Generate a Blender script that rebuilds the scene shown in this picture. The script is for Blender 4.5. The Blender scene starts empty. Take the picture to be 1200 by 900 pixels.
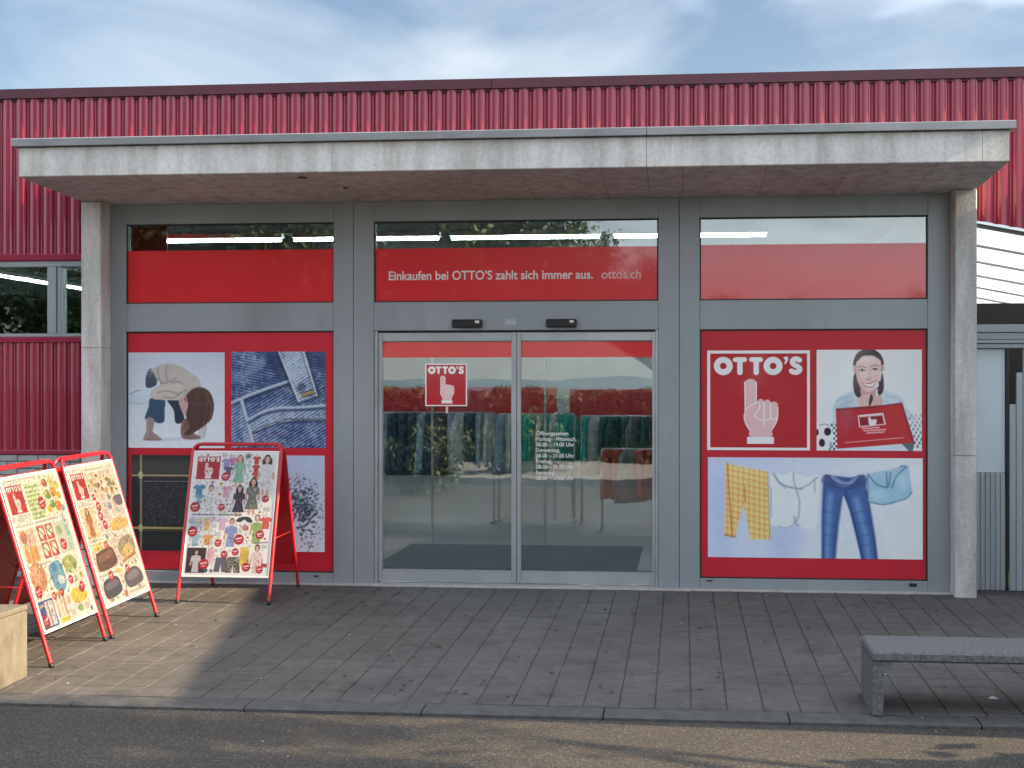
import bpy, bmesh, math, random
import numpy as np
from mathutils import Vector, Matrix
random.seed(7)
rng = np.random.default_rng(7)
S = bpy.context.scene
COL = S.collection
R = math.radians

# ------------------------------------------------------------------ camera
cam_d = bpy.data.cameras.new('camera')
cam = bpy.data.objects.new('camera', cam_d)
COL.objects.link(cam)
cam_d.sensor_width = 36
cam_d.lens = 36 * 1475 / 1200
cam_d.shift_x = (600 - 665) / 1200
cam.location = (0, -10.59, 1.72)
cam.rotation_euler = (R(90), 0, math.atan(135 / 1475))
cam_d.clip_end = 3000
cam_d.clip_start = 0.1
S.camera = cam

# ------------------------------------------------------------------ light
SUN_EL, SUN_AZ = 24.0, 2.04          # the sun stands to the right, a hair in front of the facade plane
SUN_STRENGTH, SKY_STRENGTH = 3.5, 0.050
S.view_settings.view_transform = 'Standard'
S.view_settings.look = 'None'
S.view_settings.exposure = 1.92
S.view_settings.gamma = 1
v = Vector((-math.cos(R(SUN_EL)) * math.cos(R(SUN_AZ)), math.cos(R(SUN_EL)) * math.sin(R(SUN_AZ)), -math.sin(R(SUN_EL))))
sd = bpy.data.lights.new('sun', 'SUN')
sd.energy = SUN_STRENGTH
sd.angle = R(0.5)
sd.color = (1.0, 0.75, 0.47)
sun = bpy.data.objects.new('sun', sd)
sun.rotation_euler = v.to_track_quat('-Z', 'Y').to_euler()
sun.location = (20, -2, 12)
COL.objects.link(sun)

world = bpy.data.worlds.new('World')
S.world = world
world.use_nodes = True
nt = world.node_tree
nt.nodes.clear()
out = nt.nodes.new('ShaderNodeOutputWorld')
bg = nt.nodes.new('ShaderNodeBackground')
sky = nt.nodes.new('ShaderNodeTexSky')
sky.sky_type = 'NISHITA'
sky.sun_disc = False
sky.sun_elevation = R(SUN_EL)
sky.sun_rotation = R(90 + SUN_AZ)
sky.dust_density = 2.0
sky.ozone_density = 1.1
tc = nt.nodes.new('ShaderNodeTexCoord')
mp = nt.nodes.new('ShaderNodeMapping')
mp.inputs['Scale'].default_value = (1.0, 1.0, 1.6)
mp.inputs['Location'].default_value = (3.19, 15.94, 2.78)
nz = nt.nodes.new('ShaderNodeTexNoise')
nz.inputs['Scale'].default_value = 1.5
nz.inputs['Detail'].default_value = 5
nz.inputs['Roughness'].default_value = 0.55
nz.inputs['Distortion'].default_value = 0.5
rp = nt.nodes.new('ShaderNodeValToRGB')
rp.color_ramp.elements[0].position = 0.46
rp.color_ramp.elements[1].position = 0.86
rp.color_ramp.elements[1].color = (0.9, 0.9, 0.9, 1)
mx = nt.nodes.new('ShaderNodeMix')
mx.data_type = 'RGBA'
mx.inputs[7].default_value = (31, 32.6, 34.8, 1)  # broken cloud kept out of view, its brightness raised to light the facade
bg.inputs['Strength'].default_value = SKY_STRENGTH
L = nt.links.new
L(tc.outputs['Generated'], mp.inputs['Vector'])
L(mp.outputs['Vector'], nz.inputs['Vector'])
L(nz.outputs['Fac'], rp.inputs['Fac'])
L(rp.outputs['Color'], mx.inputs[0])
mp2 = nt.nodes.new('ShaderNodeMapping')                    # a thin high veil under the broken cloud
mp2.inputs['Scale'].default_value = (1.0, 1.0, 2.2)
mp2.inputs['Location'].default_value = (2.03, 5.82, 13.48)
nz2 = nt.nodes.new('ShaderNodeTexNoise')
nz2.inputs['Scale'].default_value = 2.6
nz2.inputs['Detail'].default_value = 6
nz2.inputs['Roughness'].default_value = 0.5
nz2.inputs['Distortion'].default_value = 0.8
rp2 = nt.nodes.new('ShaderNodeValToRGB')
rp2.color_ramp.elements[0].position = 0.41
rp2.color_ramp.elements[1].position = 0.80
rp2.color_ramp.elements[1].color = (0.9, 0.9, 0.9, 1)
mx2 = nt.nodes.new('ShaderNodeMix')
mx2.data_type = 'RGBA'
mx2.inputs[7].default_value = (5.2, 5.6, 6.0, 1)
L(tc.outputs['Generated'], mp2.inputs['Vector'])
L(mp2.outputs['Vector'], nz2.inputs['Vector'])
L(nz2.outputs['Fac'], rp2.inputs['Fac'])
L(rp2.outputs['Color'], mx2.inputs[0])
L(sky.outputs['Color'], mx2.inputs[6])
L(mx2.outputs[2], mx.inputs[6])
L(mx.outputs[2], bg.inputs['Color'])
L(bg.outputs['Background'], out.inputs['Surface'])
S.cycles.use_denoising = True
S.cycles.max_bounces = 10
S.cycles.transparent_max_bounces = 20
S.cycles.sample_clamp_indirect = 6
S.cycles.caustics_reflective = False

# ------------------------------------------------------------------ materials
def lin(c):
    return tuple(((x / 255) / 12.92 if x / 255 < 0.04045 else ((x / 255 + 0.055) / 1.055) ** 2.4) for x in c)

def new_mat(name):
    m = bpy.data.materials.new(name)
    m.use_nodes = True
    n = m.node_tree
    return m, n, n.nodes['Principled BSDF'], n.links.new

def mat(name, col, rough=0.5, metal=0.0, var=0.12, scale=6.0, bump=0.0, bscale=60.0, coat=0.0, spec=0.5, stretch=None, dirt=0.0):
    """principled surface: two noises vary the colour, a third the relief"""
    m, n, b, lk = new_mat(name)
    b.inputs['Roughness'].default_value = rough
    b.inputs['Metallic'].default_value = metal
    b.inputs['Specular IOR Level'].default_value = spec
    b.inputs['Coat Weight'].default_value = coat
    t = n.nodes.new('ShaderNodeTexCoord')
    g = n.nodes.new('ShaderNodeMapping')
    lk(t.outputs['Object'], g.inputs['Vector'])
    if stretch:
        g.inputs['Scale'].default_value = stretch
    a = n.nodes.new('ShaderNodeTexNoise')
    a.inputs['Scale'].default_value = scale
    a.inputs['Detail'].default_value = 6
    a.inputs['Roughness'].default_value = 0.6
    lk(g.outputs['Vector'], a.inputs['Vector'])
    r = n.nodes.new('ShaderNodeValToRGB')
    e = r.color_ramp.elements
    e[0].position, e[1].position = 0.3, 0.7
    e[0].color = tuple(c * (1 - var) for c in col) + (1,)
    e[1].color = tuple(min(1, c * (1 + var)) for c in col) + (1,)
    lk(a.outputs['Fac'], r.inputs['Fac'])
    src = r.outputs['Color']
    if dirt:
        d = n.nodes.new('ShaderNodeTexNoise')
        d.inputs['Scale'].default_value = scale * 4.3
        d.inputs['Detail'].default_value = 8
        lk(g.outputs['Vector'], d.inputs['Vector'])
        dr = n.nodes.new('ShaderNodeValToRGB')
        dr.color_ramp.elements[0].position = 0.56
        dr.color_ramp.elements[1].position = 0.72
        dr.color_ramp.elements[1].color = (dirt, dirt, dirt, 1)
        lk(d.outputs['Fac'], dr.inputs['Fac'])
        q = n.nodes.new('ShaderNodeMix')
        q.data_type = 'RGBA'
        lk(dr.outputs['Color'], q.inputs[0])
        lk(src, q.inputs[6])
        q.inputs[7].default_value = tuple(c * 0.45 for c in col) + (1,)
        src = q.outputs[2]
    lk(src, b.inputs['Base Color'])
    rr = n.nodes.new('ShaderNodeMapRange')
    rr.inputs['To Min'].default_value = max(0.02, rough - 0.08)
    rr.inputs['To Max'].default_value = min(1, rough + 0.08)
    lk(a.outputs['Fac'], rr.inputs['Value'])
    lk(rr.outputs['Result'], b.inputs['Roughness'])
    if bump:
        k = n.nodes.new('ShaderNodeTexNoise')
        k.inputs['Scale'].default_value = bscale
        k.inputs['Detail'].default_value = 4
        lk(g.outputs['Vector'], k.inputs['Vector'])
        bp = n.nodes.new('ShaderNodeBump')
        bp.inputs['Strength'].default_value = bump
        bp.inputs['Distance'].default_value = 0.01
        lk(k.outputs['Fac'], bp.inputs['Height'])
        lk(bp.outputs['Normal'], b.inputs['Normal'])
    return m

def concrete(name, col, pits=0.5, boards=0):
    m, n, b, lk = new_mat(name)
    b.inputs['Roughness'].default_value = 0.85
    t = n.nodes.new('ShaderNodeTexCoord')
    def noise(s, d, st=(1, 1, 1)):
        g = n.nodes.new('ShaderNodeMapping')
        g.inputs['Scale'].default_value = st
        lk(t.outputs['Object'], g.inputs['Vector'])
        a = n.nodes.new('ShaderNodeTexNoise')
        a.inputs['Scale'].default_value = s
        a.inputs['Detail'].default_value = d
        lk(g.outputs['Vector'], a.inputs['Vector'])
        return a.outputs['Fac']
    def ramp(f, p0, p1, c0, c1):
        r = n.nodes.new('ShaderNodeValToRGB')
        r.color_ramp.elements[0].position, r.color_ramp.elements[1].position = p0, p1
        r.color_ramp.elements[0].color = c0 + (1,)
        r.color_ramp.elements[1].color = c1 + (1,)
        lk(f, r.inputs['Fac'])
        return r.outputs['Color']
    def mul(a, c):
        q = n.nodes.new('ShaderNodeMix')
        q.data_type = 'RGBA'
        q.blend_type = 'MULTIPLY'
        q.inputs[0].default_value = 1
        lk(a, q.inputs[6]); lk(c, q.inputs[7])
        return q.outputs[2]
    dk = tuple(c * 0.78 for c in col)
    base = ramp(noise(1.7, 8), 0.3, 0.68, dk, col)
    streak = ramp(noise(3, 5, (3.2, 3.2, 0.5)), 0.35, 0.6, (0.74, 0.73, 0.71), (1, 1, 1))
    fine = ramp(noise(38, 5), 0.34, 0.6, (0.86, 0.86, 0.86), (1, 1, 1))
    vo = n.nodes.new('ShaderNodeTexVoronoi')
    vo.inputs['Scale'].default_value = 13
    vo.inputs['Randomness'].default_value = 1
    lk(t.outputs['Object'], vo.inputs['Vector'])
    ms = n.nodes.new('ShaderNodeMath')           # only some cells hold a pit
    ms.operation = 'ADD'
    lk(vo.outputs['Distance'], ms.inputs[0])
    wn = n.nodes.new('ShaderNodeMapRange')
    wn.inputs['From Min'].default_value = 0.5
    wn.inputs['From Max'].default_value = 0.62
    wn.inputs['To Min'].default_value = 0.5
    wn.inputs['To Max'].default_value = 0.0
    lk(noise(1.3, 3), wn.inputs['Value'])
    lk(wn.outputs['Result'], ms.inputs[1])
    p = ramp(ms.outputs[0], 0.07, 0.17, (1 - pits,) * 3, (1, 1, 1))
    c = mul(mul(mul(base, streak), fine), p)
    if boards:                                    # formwork boards leave a faint line every so far along x
        sx = n.nodes.new('ShaderNodeSeparateXYZ'); lk(t.outputs['Object'], sx.inputs[0])
        dv = n.nodes.new('ShaderNodeMath'); dv.operation = 'DIVIDE'; dv.inputs[1].default_value = boards; lk(sx.outputs['X'], dv.inputs[0])
        fr = n.nodes.new('ShaderNodeMath'); fr.operation = 'FRACT'; lk(dv.outputs[0], fr.inputs[0])
        c = mul(c, ramp(fr.outputs[0], 0.008, 0.014, (0.62, 0.6, 0.58), (1, 1, 1)))
        fl_ = n.nodes.new('ShaderNodeMath'); fl_.operation = 'FLOOR'; lk(dv.outputs[0], fl_.inputs[0])
        wn_ = n.nodes.new('ShaderNodeTexWhiteNoise'); wn_.noise_dimensions = '1D'; lk(fl_.outputs[0], wn_.inputs['W'])
        c = mul(c, ramp(wn_.outputs['Value'], 0.0, 1.0, (0.88, 0.87, 0.86), (1, 1, 1)))
    lk(c, b.inputs['Base Color'])
    bp = n.nodes.new('ShaderNodeBump')
    bp.inputs['Strength'].default_value = 0.35
    bp.inputs['Distance'].default_value = 0.006
    lk(noise(45, 6), bp.inputs['Height'])
    lk(bp.outputs['Normal'], b.inputs['Normal'])
    return m

def paver_mat():
    """each 20 cm cell of the ground its own tone, with wear and specks"""
    m, n, b, lk = new_mat('paver_concrete')
    b.inputs['Roughness'].default_value = 0.85
    g = n.nodes.new('ShaderNodeNewGeometry')
    oi = n.nodes.new('ShaderNodeVectorMath'); oi.operation = 'ADD'
    oi.inputs[1].default_value = (20.154 + 0.0, 20.06, 0)
    lk(g.outputs['Position'], oi.inputs[0])
    dv = n.nodes.new('ShaderNodeVectorMath'); dv.operation = 'DIVIDE'
    dv.inputs[1].default_value = (0.1995, 0.1975, 1000)
    lk(oi.outputs[0], dv.inputs[0])
    fl = n.nodes.new('ShaderNodeVectorMath'); fl.operation = 'FLOOR'
    lk(dv.outputs[0], fl.inputs[0])
    w = n.nodes.new('ShaderNodeTexWhiteNoise')
    lk(fl.outputs[0], w.inputs['Vector'])
    r = n.nodes.new('ShaderNodeValToRGB')
    e = r.color_ramp.elements
    e[0].color = (0.114, 0.108, 0.101, 1); e[1].color = (0.140, 0.133, 0.124, 1)
    x = e.new(0.5); x.color = (0.126, 0.120, 0.112, 1)
    lk(w.outputs['Value'], r.inputs['Fac'])
    def noise(s, d, p0, p1, lo):
        a = n.nodes.new('ShaderNodeTexNoise'); a.inputs['Scale'].default_value = s; a.inputs['Detail'].default_value = d
        lk(g.outputs['Position'], a.inputs['Vector'])
        q = n.nodes.new('ShaderNodeValToRGB')
        q.color_ramp.elements[0].position, q.color_ramp.elements[1].position = p0, p1
        q.color_ramp.elements[0].color = (lo, lo, lo, 1)
        lk(a.outputs['Fac'], q.inputs['Fac'])
        return q.outputs['Color'], a.outputs['Fac']
    src = r.outputs['Color']
    for s, d, p0, p1, lo in ((1.1, 5, 0.3, 0.65, 0.76), (14, 6, 0.32, 0.62, 0.76), (160, 3, 0.3, 0.6, 0.72), (4.5, 8, 0.30, 0.42, 0.72), (31, 4, 0.27, 0.36, 0.62)):
        q = n.nodes.new('ShaderNodeMix'); q.data_type = 'RGBA'; q.blend_type = 'MULTIPLY'; q.inputs[0].default_value = 1
        c, f = noise(s, d, p0, p1, lo)
        lk(src, q.inputs[6]); lk(c, q.inputs[7]); src = q.outputs[2]
    lk(src, b.inputs['Base Color'])
    bp = n.nodes.new('ShaderNodeBump'); bp.inputs['Strength'].default_value = 0.5; bp.inputs['Distance'].default_value = 0.004
    lk(f, bp.inputs['Height']); lk(bp.outputs['Normal'], b.inputs['Normal'])
    return m

def asphalt_mat():
    m, n, b, lk = new_mat('asphalt')
    b.inputs['Roughness'].default_value = 0.9
    g = n.nodes.new('ShaderNodeNewGeometry')
    vo = n.nodes.new('ShaderNodeTexVoronoi'); vo.inputs['Scale'].default_value = 170
    lk(g.outputs['Position'], vo.inputs['Vector'])
    r = n.nodes.new('ShaderNodeValToRGB')
    r.color_ramp.interpolation = 'LINEAR'
    e = r.color_ramp.elements
    e[0].color = (0.036, 0.033, 0.029, 1); e[1].color = (0.20, 0.18, 0.155, 1); e[1].position = 0.98
    x = e.new(0.55); x.color = (0.056, 0.051, 0.045, 1)
    x = e.new(0.85); x.color = (0.084, 0.077, 0.068, 1)
    sp = n.nodes.new('ShaderNodeSeparateColor'); lk(vo.outputs['Color'], sp.inputs[0]); lk(sp.outputs[0], r.inputs['Fac'])
    a = n.nodes.new('ShaderNodeTexNoise'); a.inputs['Scale'].default_value = 0.9; a.inputs['Detail'].default_value = 6
    lk(g.outputs['Position'], a.inputs['Vector'])
    q = n.nodes.new('ShaderNodeValToRGB'); q.color_ramp.elements[0].position = 0.3; q.color_ramp.elements[1].position = 0.7
    q.color_ramp.elements[0].color = (0.72, 0.72, 0.72, 1)
    lk(a.outputs['Fac'], q.inputs['Fac'])
    mm = n.nodes.new('ShaderNodeMix'); mm.data_type = 'RGBA'; mm.blend_type = 'MULTIPLY'; mm.inputs[0].default_value = 1
    lk(r.outputs['Color'], mm.inputs[6]); lk(q.outputs['Color'], mm.inputs[7]); lk(mm.outputs[2], b.inputs['Base Color'])
    bp = n.nodes.new('ShaderNodeBump'); bp.inputs['Strength'].default_value = 0.8; bp.inputs['Distance'].default_value = 0.006; bp.invert = True
    lk(vo.outputs['Distance'], bp.inputs['Height']); lk(bp.outputs['Normal'], b.inputs['Normal'])
    return m

def glass_mat(name, refl, tint=(0.9, 0.95, 0.93), wob=0.0):
    m = bpy.data.materials.new(name)
    m.use_nodes = True
    n = m.node_tree
    n.nodes.clear()
    lk = n.links.new
    o = n.nodes.new('ShaderNodeOutputMaterial')
    t = n.nodes.new('ShaderNodeBsdfTransparent'); t.inputs['Color'].default_value = tint + (1,)
    g = n.nodes.new('ShaderNodeBsdfGlossy'); g.inputs['Roughness'].default_value = 0.01
    x = n.nodes.new('ShaderNodeMixShader'); x.inputs[0].default_value = refl
    lk(t.outputs[0], x.inputs[1]); lk(g.outputs[0], x.inputs[2]); lk(x.outputs[0], o.inputs['Surface'])
    if wob:
        c = n.nodes.new('ShaderNodeTexCoord')
        z = n.nodes.new('ShaderNodeTexNoise'); z.inputs['Scale'].default_value = 2.2; z.inputs['Detail'].default_value = 2
        b = n.nodes.new('ShaderNodeBump'); b.inputs['Strength'].default_value = wob; b.inputs['Distance'].default_value = 0.02
        lk(c.outputs['Object'], z.inputs['Vector']); lk(z.outputs['Fac'], b.inputs['Height']); lk(b.outputs['Normal'], g.inputs['Normal'])
    return m

def emit_mat(name, col, st):
    m = bpy.data.materials.new(name)
    m.use_nodes = True
    n = m.node_tree
    n.nodes.clear()
    o = n.nodes.new('ShaderNodeOutputMaterial')
    e = n.nodes.new('ShaderNodeEmission')
    e.inputs['Color'].default_value = col + (1,)
    e.inputs['Strength'].default_value = st
    n.links.new(e.outputs[0], o.inputs['Surface'])
    return m

def leaf_mat(name, c0, c1):
    m, n, b, lk = new_mat(name)
    b.inputs['Roughness'].default_value = 0.55
    g = n.nodes.new('ShaderNodeNewGeometry')
    r = n.nodes.new('ShaderNodeValToRGB')
    r.color_ramp.elements[0].color = c0 + (1,); r.color_ramp.elements[1].color = c1 + (1,)
    lk(g.outputs['Random Per Island'], r.inputs['Fac']); lk(r.outputs['Color'], b.inputs['Base Color'])
    return m

M = dict(
    conc=concrete('canopy_concrete', (0.82, 0.81, 0.795)),
    soffit=concrete('soffit_concrete', (0.86, 0.87, 0.86), 0.6, 0.62),
    column=concrete('column_concrete', (0.76, 0.75, 0.735), 0.55),
    bench=mat('bench_granite', (0.135, 0.137, 0.142), 0.85, var=0.45, scale=55, bump=0.6, bscale=90, dirt=0.5),
    block=mat('block_concrete', (0.155, 0.145, 0.115), 0.9, var=0.22, scale=9, bump=0.6, bscale=50, stretch=(2, 2, 0.7), dirt=0.5),
    paver=paver_mat(), asphalt=asphalt_mat(),
    joint=mat('joint_sand', (0.065, 0.06, 0.055), 0.95, bump=0.4),
    kerb=mat('kerb_stone', (0.080, 0.080, 0.080), 0.85, var=0.3, scale=20, bump=0.5, dirt=0.4),
    sill=mat('threshold_stone', (0.46, 0.45, 0.43), 0.7, var=0.15, scale=10, dirt=0.4),
    siding=mat('crimson_siding', (0.30, 0.010, 0.045), 0.33, var=0.10, scale=1.5, coat=0.6, spec=0.5, stretch=(1, 1, 0.25)),
    coping=mat('maroon_coping', (0.085, 0.022, 0.04), 0.45, var=0.15, scale=3),
    zinc=mat('zinc_flashing', (0.27, 0.28, 0.30), 0.45, metal=0.6, var=0.2, scale=5, stretch=(0.5, 1, 1)),
    alu=mat('grey_aluminium', (0.325, 0.355, 0.38), 0.42, metal=0.2, var=0.13, scale=1.3, stretch=(1, 1, 0.3), dirt=0.16),
    alud=mat('door_aluminium', (0.48, 0.51, 0.54), 0.33, metal=0.45, var=0.10, scale=3),
    rubber=mat('black_gasket', (0.02, 0.02, 0.022), 0.6),
    film=mat('red_film', (0.80, 0.014, 0.024), 0.35, var=0.04, scale=2, coat=1.0),
    filmd=mat('deep_red_film', (0.60, 0.012, 0.032), 0.5, var=0.05, scale=2),
    white=mat('white_print', (0.80, 0.80, 0.80), 0.5, var=0.03),
    pink=mat('pink_print', (0.86, 0.52, 0.48), 0.5, var=0.03),
    redp=mat('red_powder_coat', (0.50, 0.012, 0.022), 0.3, var=0.08, scale=8, coat=0.3),
    black=mat('black_plastic', (0.015, 0.015, 0.017), 0.35),
    brick=mat('pale_brick', (0.36, 0.365, 0.37), 0.85, var=0.14, scale=12, bump=0.4),
    glass=glass_mat('coated_glass', 0.20, (0.80, 0.88, 0.86), 0.03),
    glassd=glass_mat('door_glass', 0.17, (0.84, 0.92, 0.95), 0.04),
    glassp=glass_mat('poster_glass', 0.035, (1.0, 1.0, 1.0)),
    tube=emit_mat('fluorescent_tube', (0.94, 1.0, 1.0), 23.0),
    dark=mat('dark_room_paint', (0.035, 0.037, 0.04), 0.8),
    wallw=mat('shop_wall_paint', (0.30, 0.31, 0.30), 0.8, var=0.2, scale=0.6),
    floor=mat('shop_floor_tile', (0.21, 0.22, 0.225), 0.35, var=0.08, scale=2),
    mat_=mat('door_mat_rib', (0.045, 0.06, 0.07), 0.95, var=0.25, scale=60),
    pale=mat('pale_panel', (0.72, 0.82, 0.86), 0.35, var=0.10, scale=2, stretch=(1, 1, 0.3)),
    ribp=mat('grey_ribbed_panel', (0.42, 0.47, 0.50), 0.4, metal=0.2, var=0.12, scale=2, stretch=(2, 1, 0.2)),
    bark=mat('bark', (0.07, 0.05, 0.035), 0.9, var=0.3, scale=14, bump=0.8, bscale=20, stretch=(2, 2, 0.4)),
    leaf=leaf_mat('tree_leaf', (0.02, 0.05, 0.014), (0.05, 0.105, 0.03)),
    bush=leaf_mat('bush_leaf', (0.03, 0.07, 0.015), (0.10, 0.17, 0.04)),
    gravel=mat('sandy_gravel', (0.36, 0.35, 0.33), 0.95, var=0.25, scale=4, bump=0.6),
    grass=mat('verge_grass', (0.06, 0.09, 0.03), 0.95, var=0.4, scale=3, bump=0.8),
    litter=leaf_mat('dry_leaf', (0.03, 0.022, 0.016), (0.12, 0.085, 0.05)),
    chip=mat('pale_chip', (0.6, 0.6, 0.58), 0.9),
)
m, n, b, lk = new_mat('translucent_roof_sheet')
b.inputs['Base Color'].default_value = (0.86, 0.87, 0.88, 1)
b.inputs['Roughness'].default_value = 0.5
tl = n.nodes.new('ShaderNodeBsdfTranslucent'); tl.inputs['Color'].default_value = (0.62, 0.74, 0.86, 1)
ad = n.nodes.new('ShaderNodeMixShader'); ad.inputs[0].default_value = 0.6
lk(b.outputs[0], ad.inputs[1]); lk(tl.outputs[0], ad.inputs[2]); lk(ad.outputs[0], n.nodes['Material Output'].inputs['Surface'])
M['roofsheet'] = m
M['film'].node_tree.nodes['Principled BSDF'].inputs['Coat IOR'].default_value = 1.6
M['film'].node_tree.nodes['Principled BSDF'].inputs['Coat Roughness'].default_value = 0.03

def image_mat(name, arr, rough=0.5):
    """arr: rows top-down, sRGB 0..1, drawn by the rasteriser below"""
    h, w, _ = arr.shape
    im = bpy.data.images.new(name, w, h)
    px = np.ones((h, w, 4), np.float32)
    px[..., :3] = np.clip(arr[::-1], 0, 1)
    im.pixels.foreach_set(px.ravel())
    im.pack()
    m, n, b, lk = new_mat(name)
    t = n.nodes.new('ShaderNodeTexImage')
    t.image = im
    t.extension = 'EXTEND'
    lk(t.outputs['Color'], b.inputs['Base Color'])
    b.inputs['Roughness'].default_value = rough
    return m

# ------------------------------------------------------------------ mesh helpers
class MB:
    def __init__(self):
        self.v, self.f, self.mi, self.sm = [], [], [], []
    def add(self, vs, fs, mi=0, smooth=False):
        o = len(self.v)
        self.v += [tuple(p) for p in vs]
        for f in fs:
            self.f.append(tuple(i + o for i in f)); self.mi.append(mi); self.sm.append(smooth)
        return self
    def box(self, x0, x1, y0, y1, z0, z1, c=0.0, mi=0):
        if c <= 0:
            vs = [(x, y, z) for z in (z0, z1) for y in (y0, y1) for x in (x0, x1)]
            return self.add(vs, [(0, 2, 3, 1), (4, 5, 7, 6), (0, 1, 5, 4), (2, 6, 7, 3), (0, 4, 6, 2), (1, 3, 7, 5)], mi)
        bm = bmesh.new()
        bmesh.ops.create_cube(bm, size=1)
        for p in bm.verts:
            p.co = ((p.co.x + .5) * (x1 - x0) + x0, (p.co.y + .5) * (y1 - y0) + y0, (p.co.z + .5) * (z1 - z0) + z0)
        bmesh.ops.bevel(bm, geom=bm.edges[:], offset=c, segments=1, profile=0.5, affect='EDGES')
        bm.verts.index_update()
        self.add([p.co for p in bm.verts], [[q.index for q in f.verts] for f in bm.faces], mi)
        bm.free()
        return self
    def tube(self, pts, r, seg=8, caps=True, closed=False, mi=0):
        pts = [Vector(p) for p in pts]
        n = len(pts)
        rr = r if isinstance(r, (list, tuple)) else [r] * n
        vs, fs = [], []
        nrm = None
        for i in range(n):
            a = pts[i - 1] if i > 0 else pts[0]
            b = pts[i + 1] if i < n - 1 else pts[-1]
            t = (b - a).normalized()
            if nrm is None:
                nrm = t.orthogonal().normalized()
            nrm = (nrm - t * nrm.dot(t)).normalized()
            bi = t.cross(nrm)
            for k in range(seg):
                an = 2 * math.pi * k / seg
                vs.append(pts[i] + (nrm * math.cos(an) + bi * math.sin(an)) * rr[i])
        for i in range(n - 1):
            for k in range(seg):
                k2 = (k + 1) % seg
                fs.append((i * seg + k, i * seg + k2, (i + 1) * seg + k2, (i + 1) * seg + k))
        self.add(vs, fs, mi, True)
        if caps:
            o = len(self.v) - len(vs)
            self.f.append(tuple(o + k for k in range(seg))[::-1]); self.mi.append(mi); self.sm.append(False)
            self.f.append(tuple(o + (n - 1) * seg + k for k in range(seg))); self.mi.append(mi); self.sm.append(False)
        return self
    def prism(self, prof, axis, a0, a1, mi=0):
        """extrude a closed 2-D profile along x ('x': profile is y,z) or y ('y': profile is x,z)"""
        n = len(prof)
        mk = (lambda p, a: (a, p[0], p[1])) if axis == 'x' else (lambda p, a: (p[0], a, p[1]))
        vs = [mk(p, a0) for p in prof] + [mk(p, a1) for p in prof]
        fs = [tuple(range(n)), tuple(range(2 * n - 1, n - 1, -1))]
        fs += [(i, n + i, n + (i + 1) % n, (i + 1) % n) for i in range(n)]
        return self.add(vs, fs, mi)
    def mesh(self, name, mats, fix=True):
        me = bpy.data.meshes.new(name)
        me.from_pydata(self.v, [], self.f)
        for m in (mats if isinstance(mats, (list, tuple)) else [mats]):
            me.materials.append(m)
        me.polygons.foreach_set('material_index', self.mi)
        me.polygons.foreach_set('use_smooth', self.sm)
        me.update()
        if fix and len(self.f) < 3000:
            bm = bmesh.new(); bm.from_mesh(me); bmesh.ops.recalc_face_normals(bm, faces=bm.faces[:]); bm.to_mesh(me); bm.free()
        return me
    def build(self, name, mats, parent=None, loc=(0, 0, 0), fix=True):
        o = bpy.data.objects.new(name, self.mesh(name, mats, fix))
        COL.objects.link(o)
        o.location = loc
        if parent:
            o.parent = parent
        return o

def tag(o, label=None, cat=None, group=None, kind=None):
    for k, val in (('label', label), ('category', cat), ('group', group), ('kind', kind)):
        if val:
            o[k] = val
    return o
def empty(name, loc=(0, 0, 0), **kw):
    o = bpy.data.objects.new(name, None)
    COL.objects.link(o)
    o.location = loc
    o.empty_display_size = 0.1
    return tag(o, **kw)
def inst(me, name, loc, parent=None, rot=(0, 0, 0), scale=(1, 1, 1)):
    o = bpy.data.objects.new(name, me)
    COL.objects.link(o)
    o.location, o.rotation_euler, o.scale = loc, rot, scale
    if parent:
        o.parent = parent
    return o
def copy_tree(o, parent=None):
    c = o.copy(); COL.objects.link(c); c.parent = parent
    for ch in list(o.children):
        copy_tree(ch, c)
    return c
def bx(name, mats, x0, x1, y0, y1, z0, z1, parent=None, c=0.0):
    return MB().box(x0, x1, y0, y1, z0, z1, c).build(name, mats, parent)
def print_panel(name, material, x0, x1, y0, y1, z0, z1, parent=None):
    """a thin printed sheet whose front shows the whole picture"""
    o = bx(name, material, x0, x1, y0, y1, z0, z1, parent)
    uv = o.data.uv_layers.new(name='uv')
    for l in o.data.loops:
        p = o.data.vertices[l.vertex_index].co
        uv.data[l.index].uv = ((p.x - x0) / (x1 - x0), (p.z - z0) / (z1 - z0))
    return o
def lettering(name, body, x, y, z, cap, width, material, parent=None, bold=0.0, spacing=1.0):
    """text laid on a wall facing the viewer: left edge x, baseline z, cap height and width in metres"""
    cu = bpy.data.curves.new(name, 'FONT')
    cu.body = body
    cu.offset = bold
    cu.space_character = spacing
    cu.extrude = 0.004
    ob = bpy.data.objects.new(name, cu)
    COL.objects.link(ob)
    dg = bpy.context.evaluated_depsgraph_get()
    me = bpy.data.meshes.new_from_object(ob.evaluated_get(dg))
    bpy.data.objects.remove(ob)
    co = np.empty(len(me.vertices) * 3); me.vertices.foreach_get('co', co); co = co.reshape(-1, 3)
    sx = width / (co[:, 0].max() - co[:, 0].min()); sz = cap / 0.73
    q = np.empty_like(co)
    q[:, 0] = (co[:, 0] - co[:, 0].min()) * sx; q[:, 1] = -co[:, 2] * 0.1; q[:, 2] = co[:, 1] * sz
    me.vertices.foreach_set('co', q.ravel()); me.update()
    me.materials.clear(); me.materials.append(material)
    o = inst(me, name, (x, y, z), parent)
    return o

SL = 0.0197                                   # the pavement falls towards the road
def gz(y): return SL * y

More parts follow.
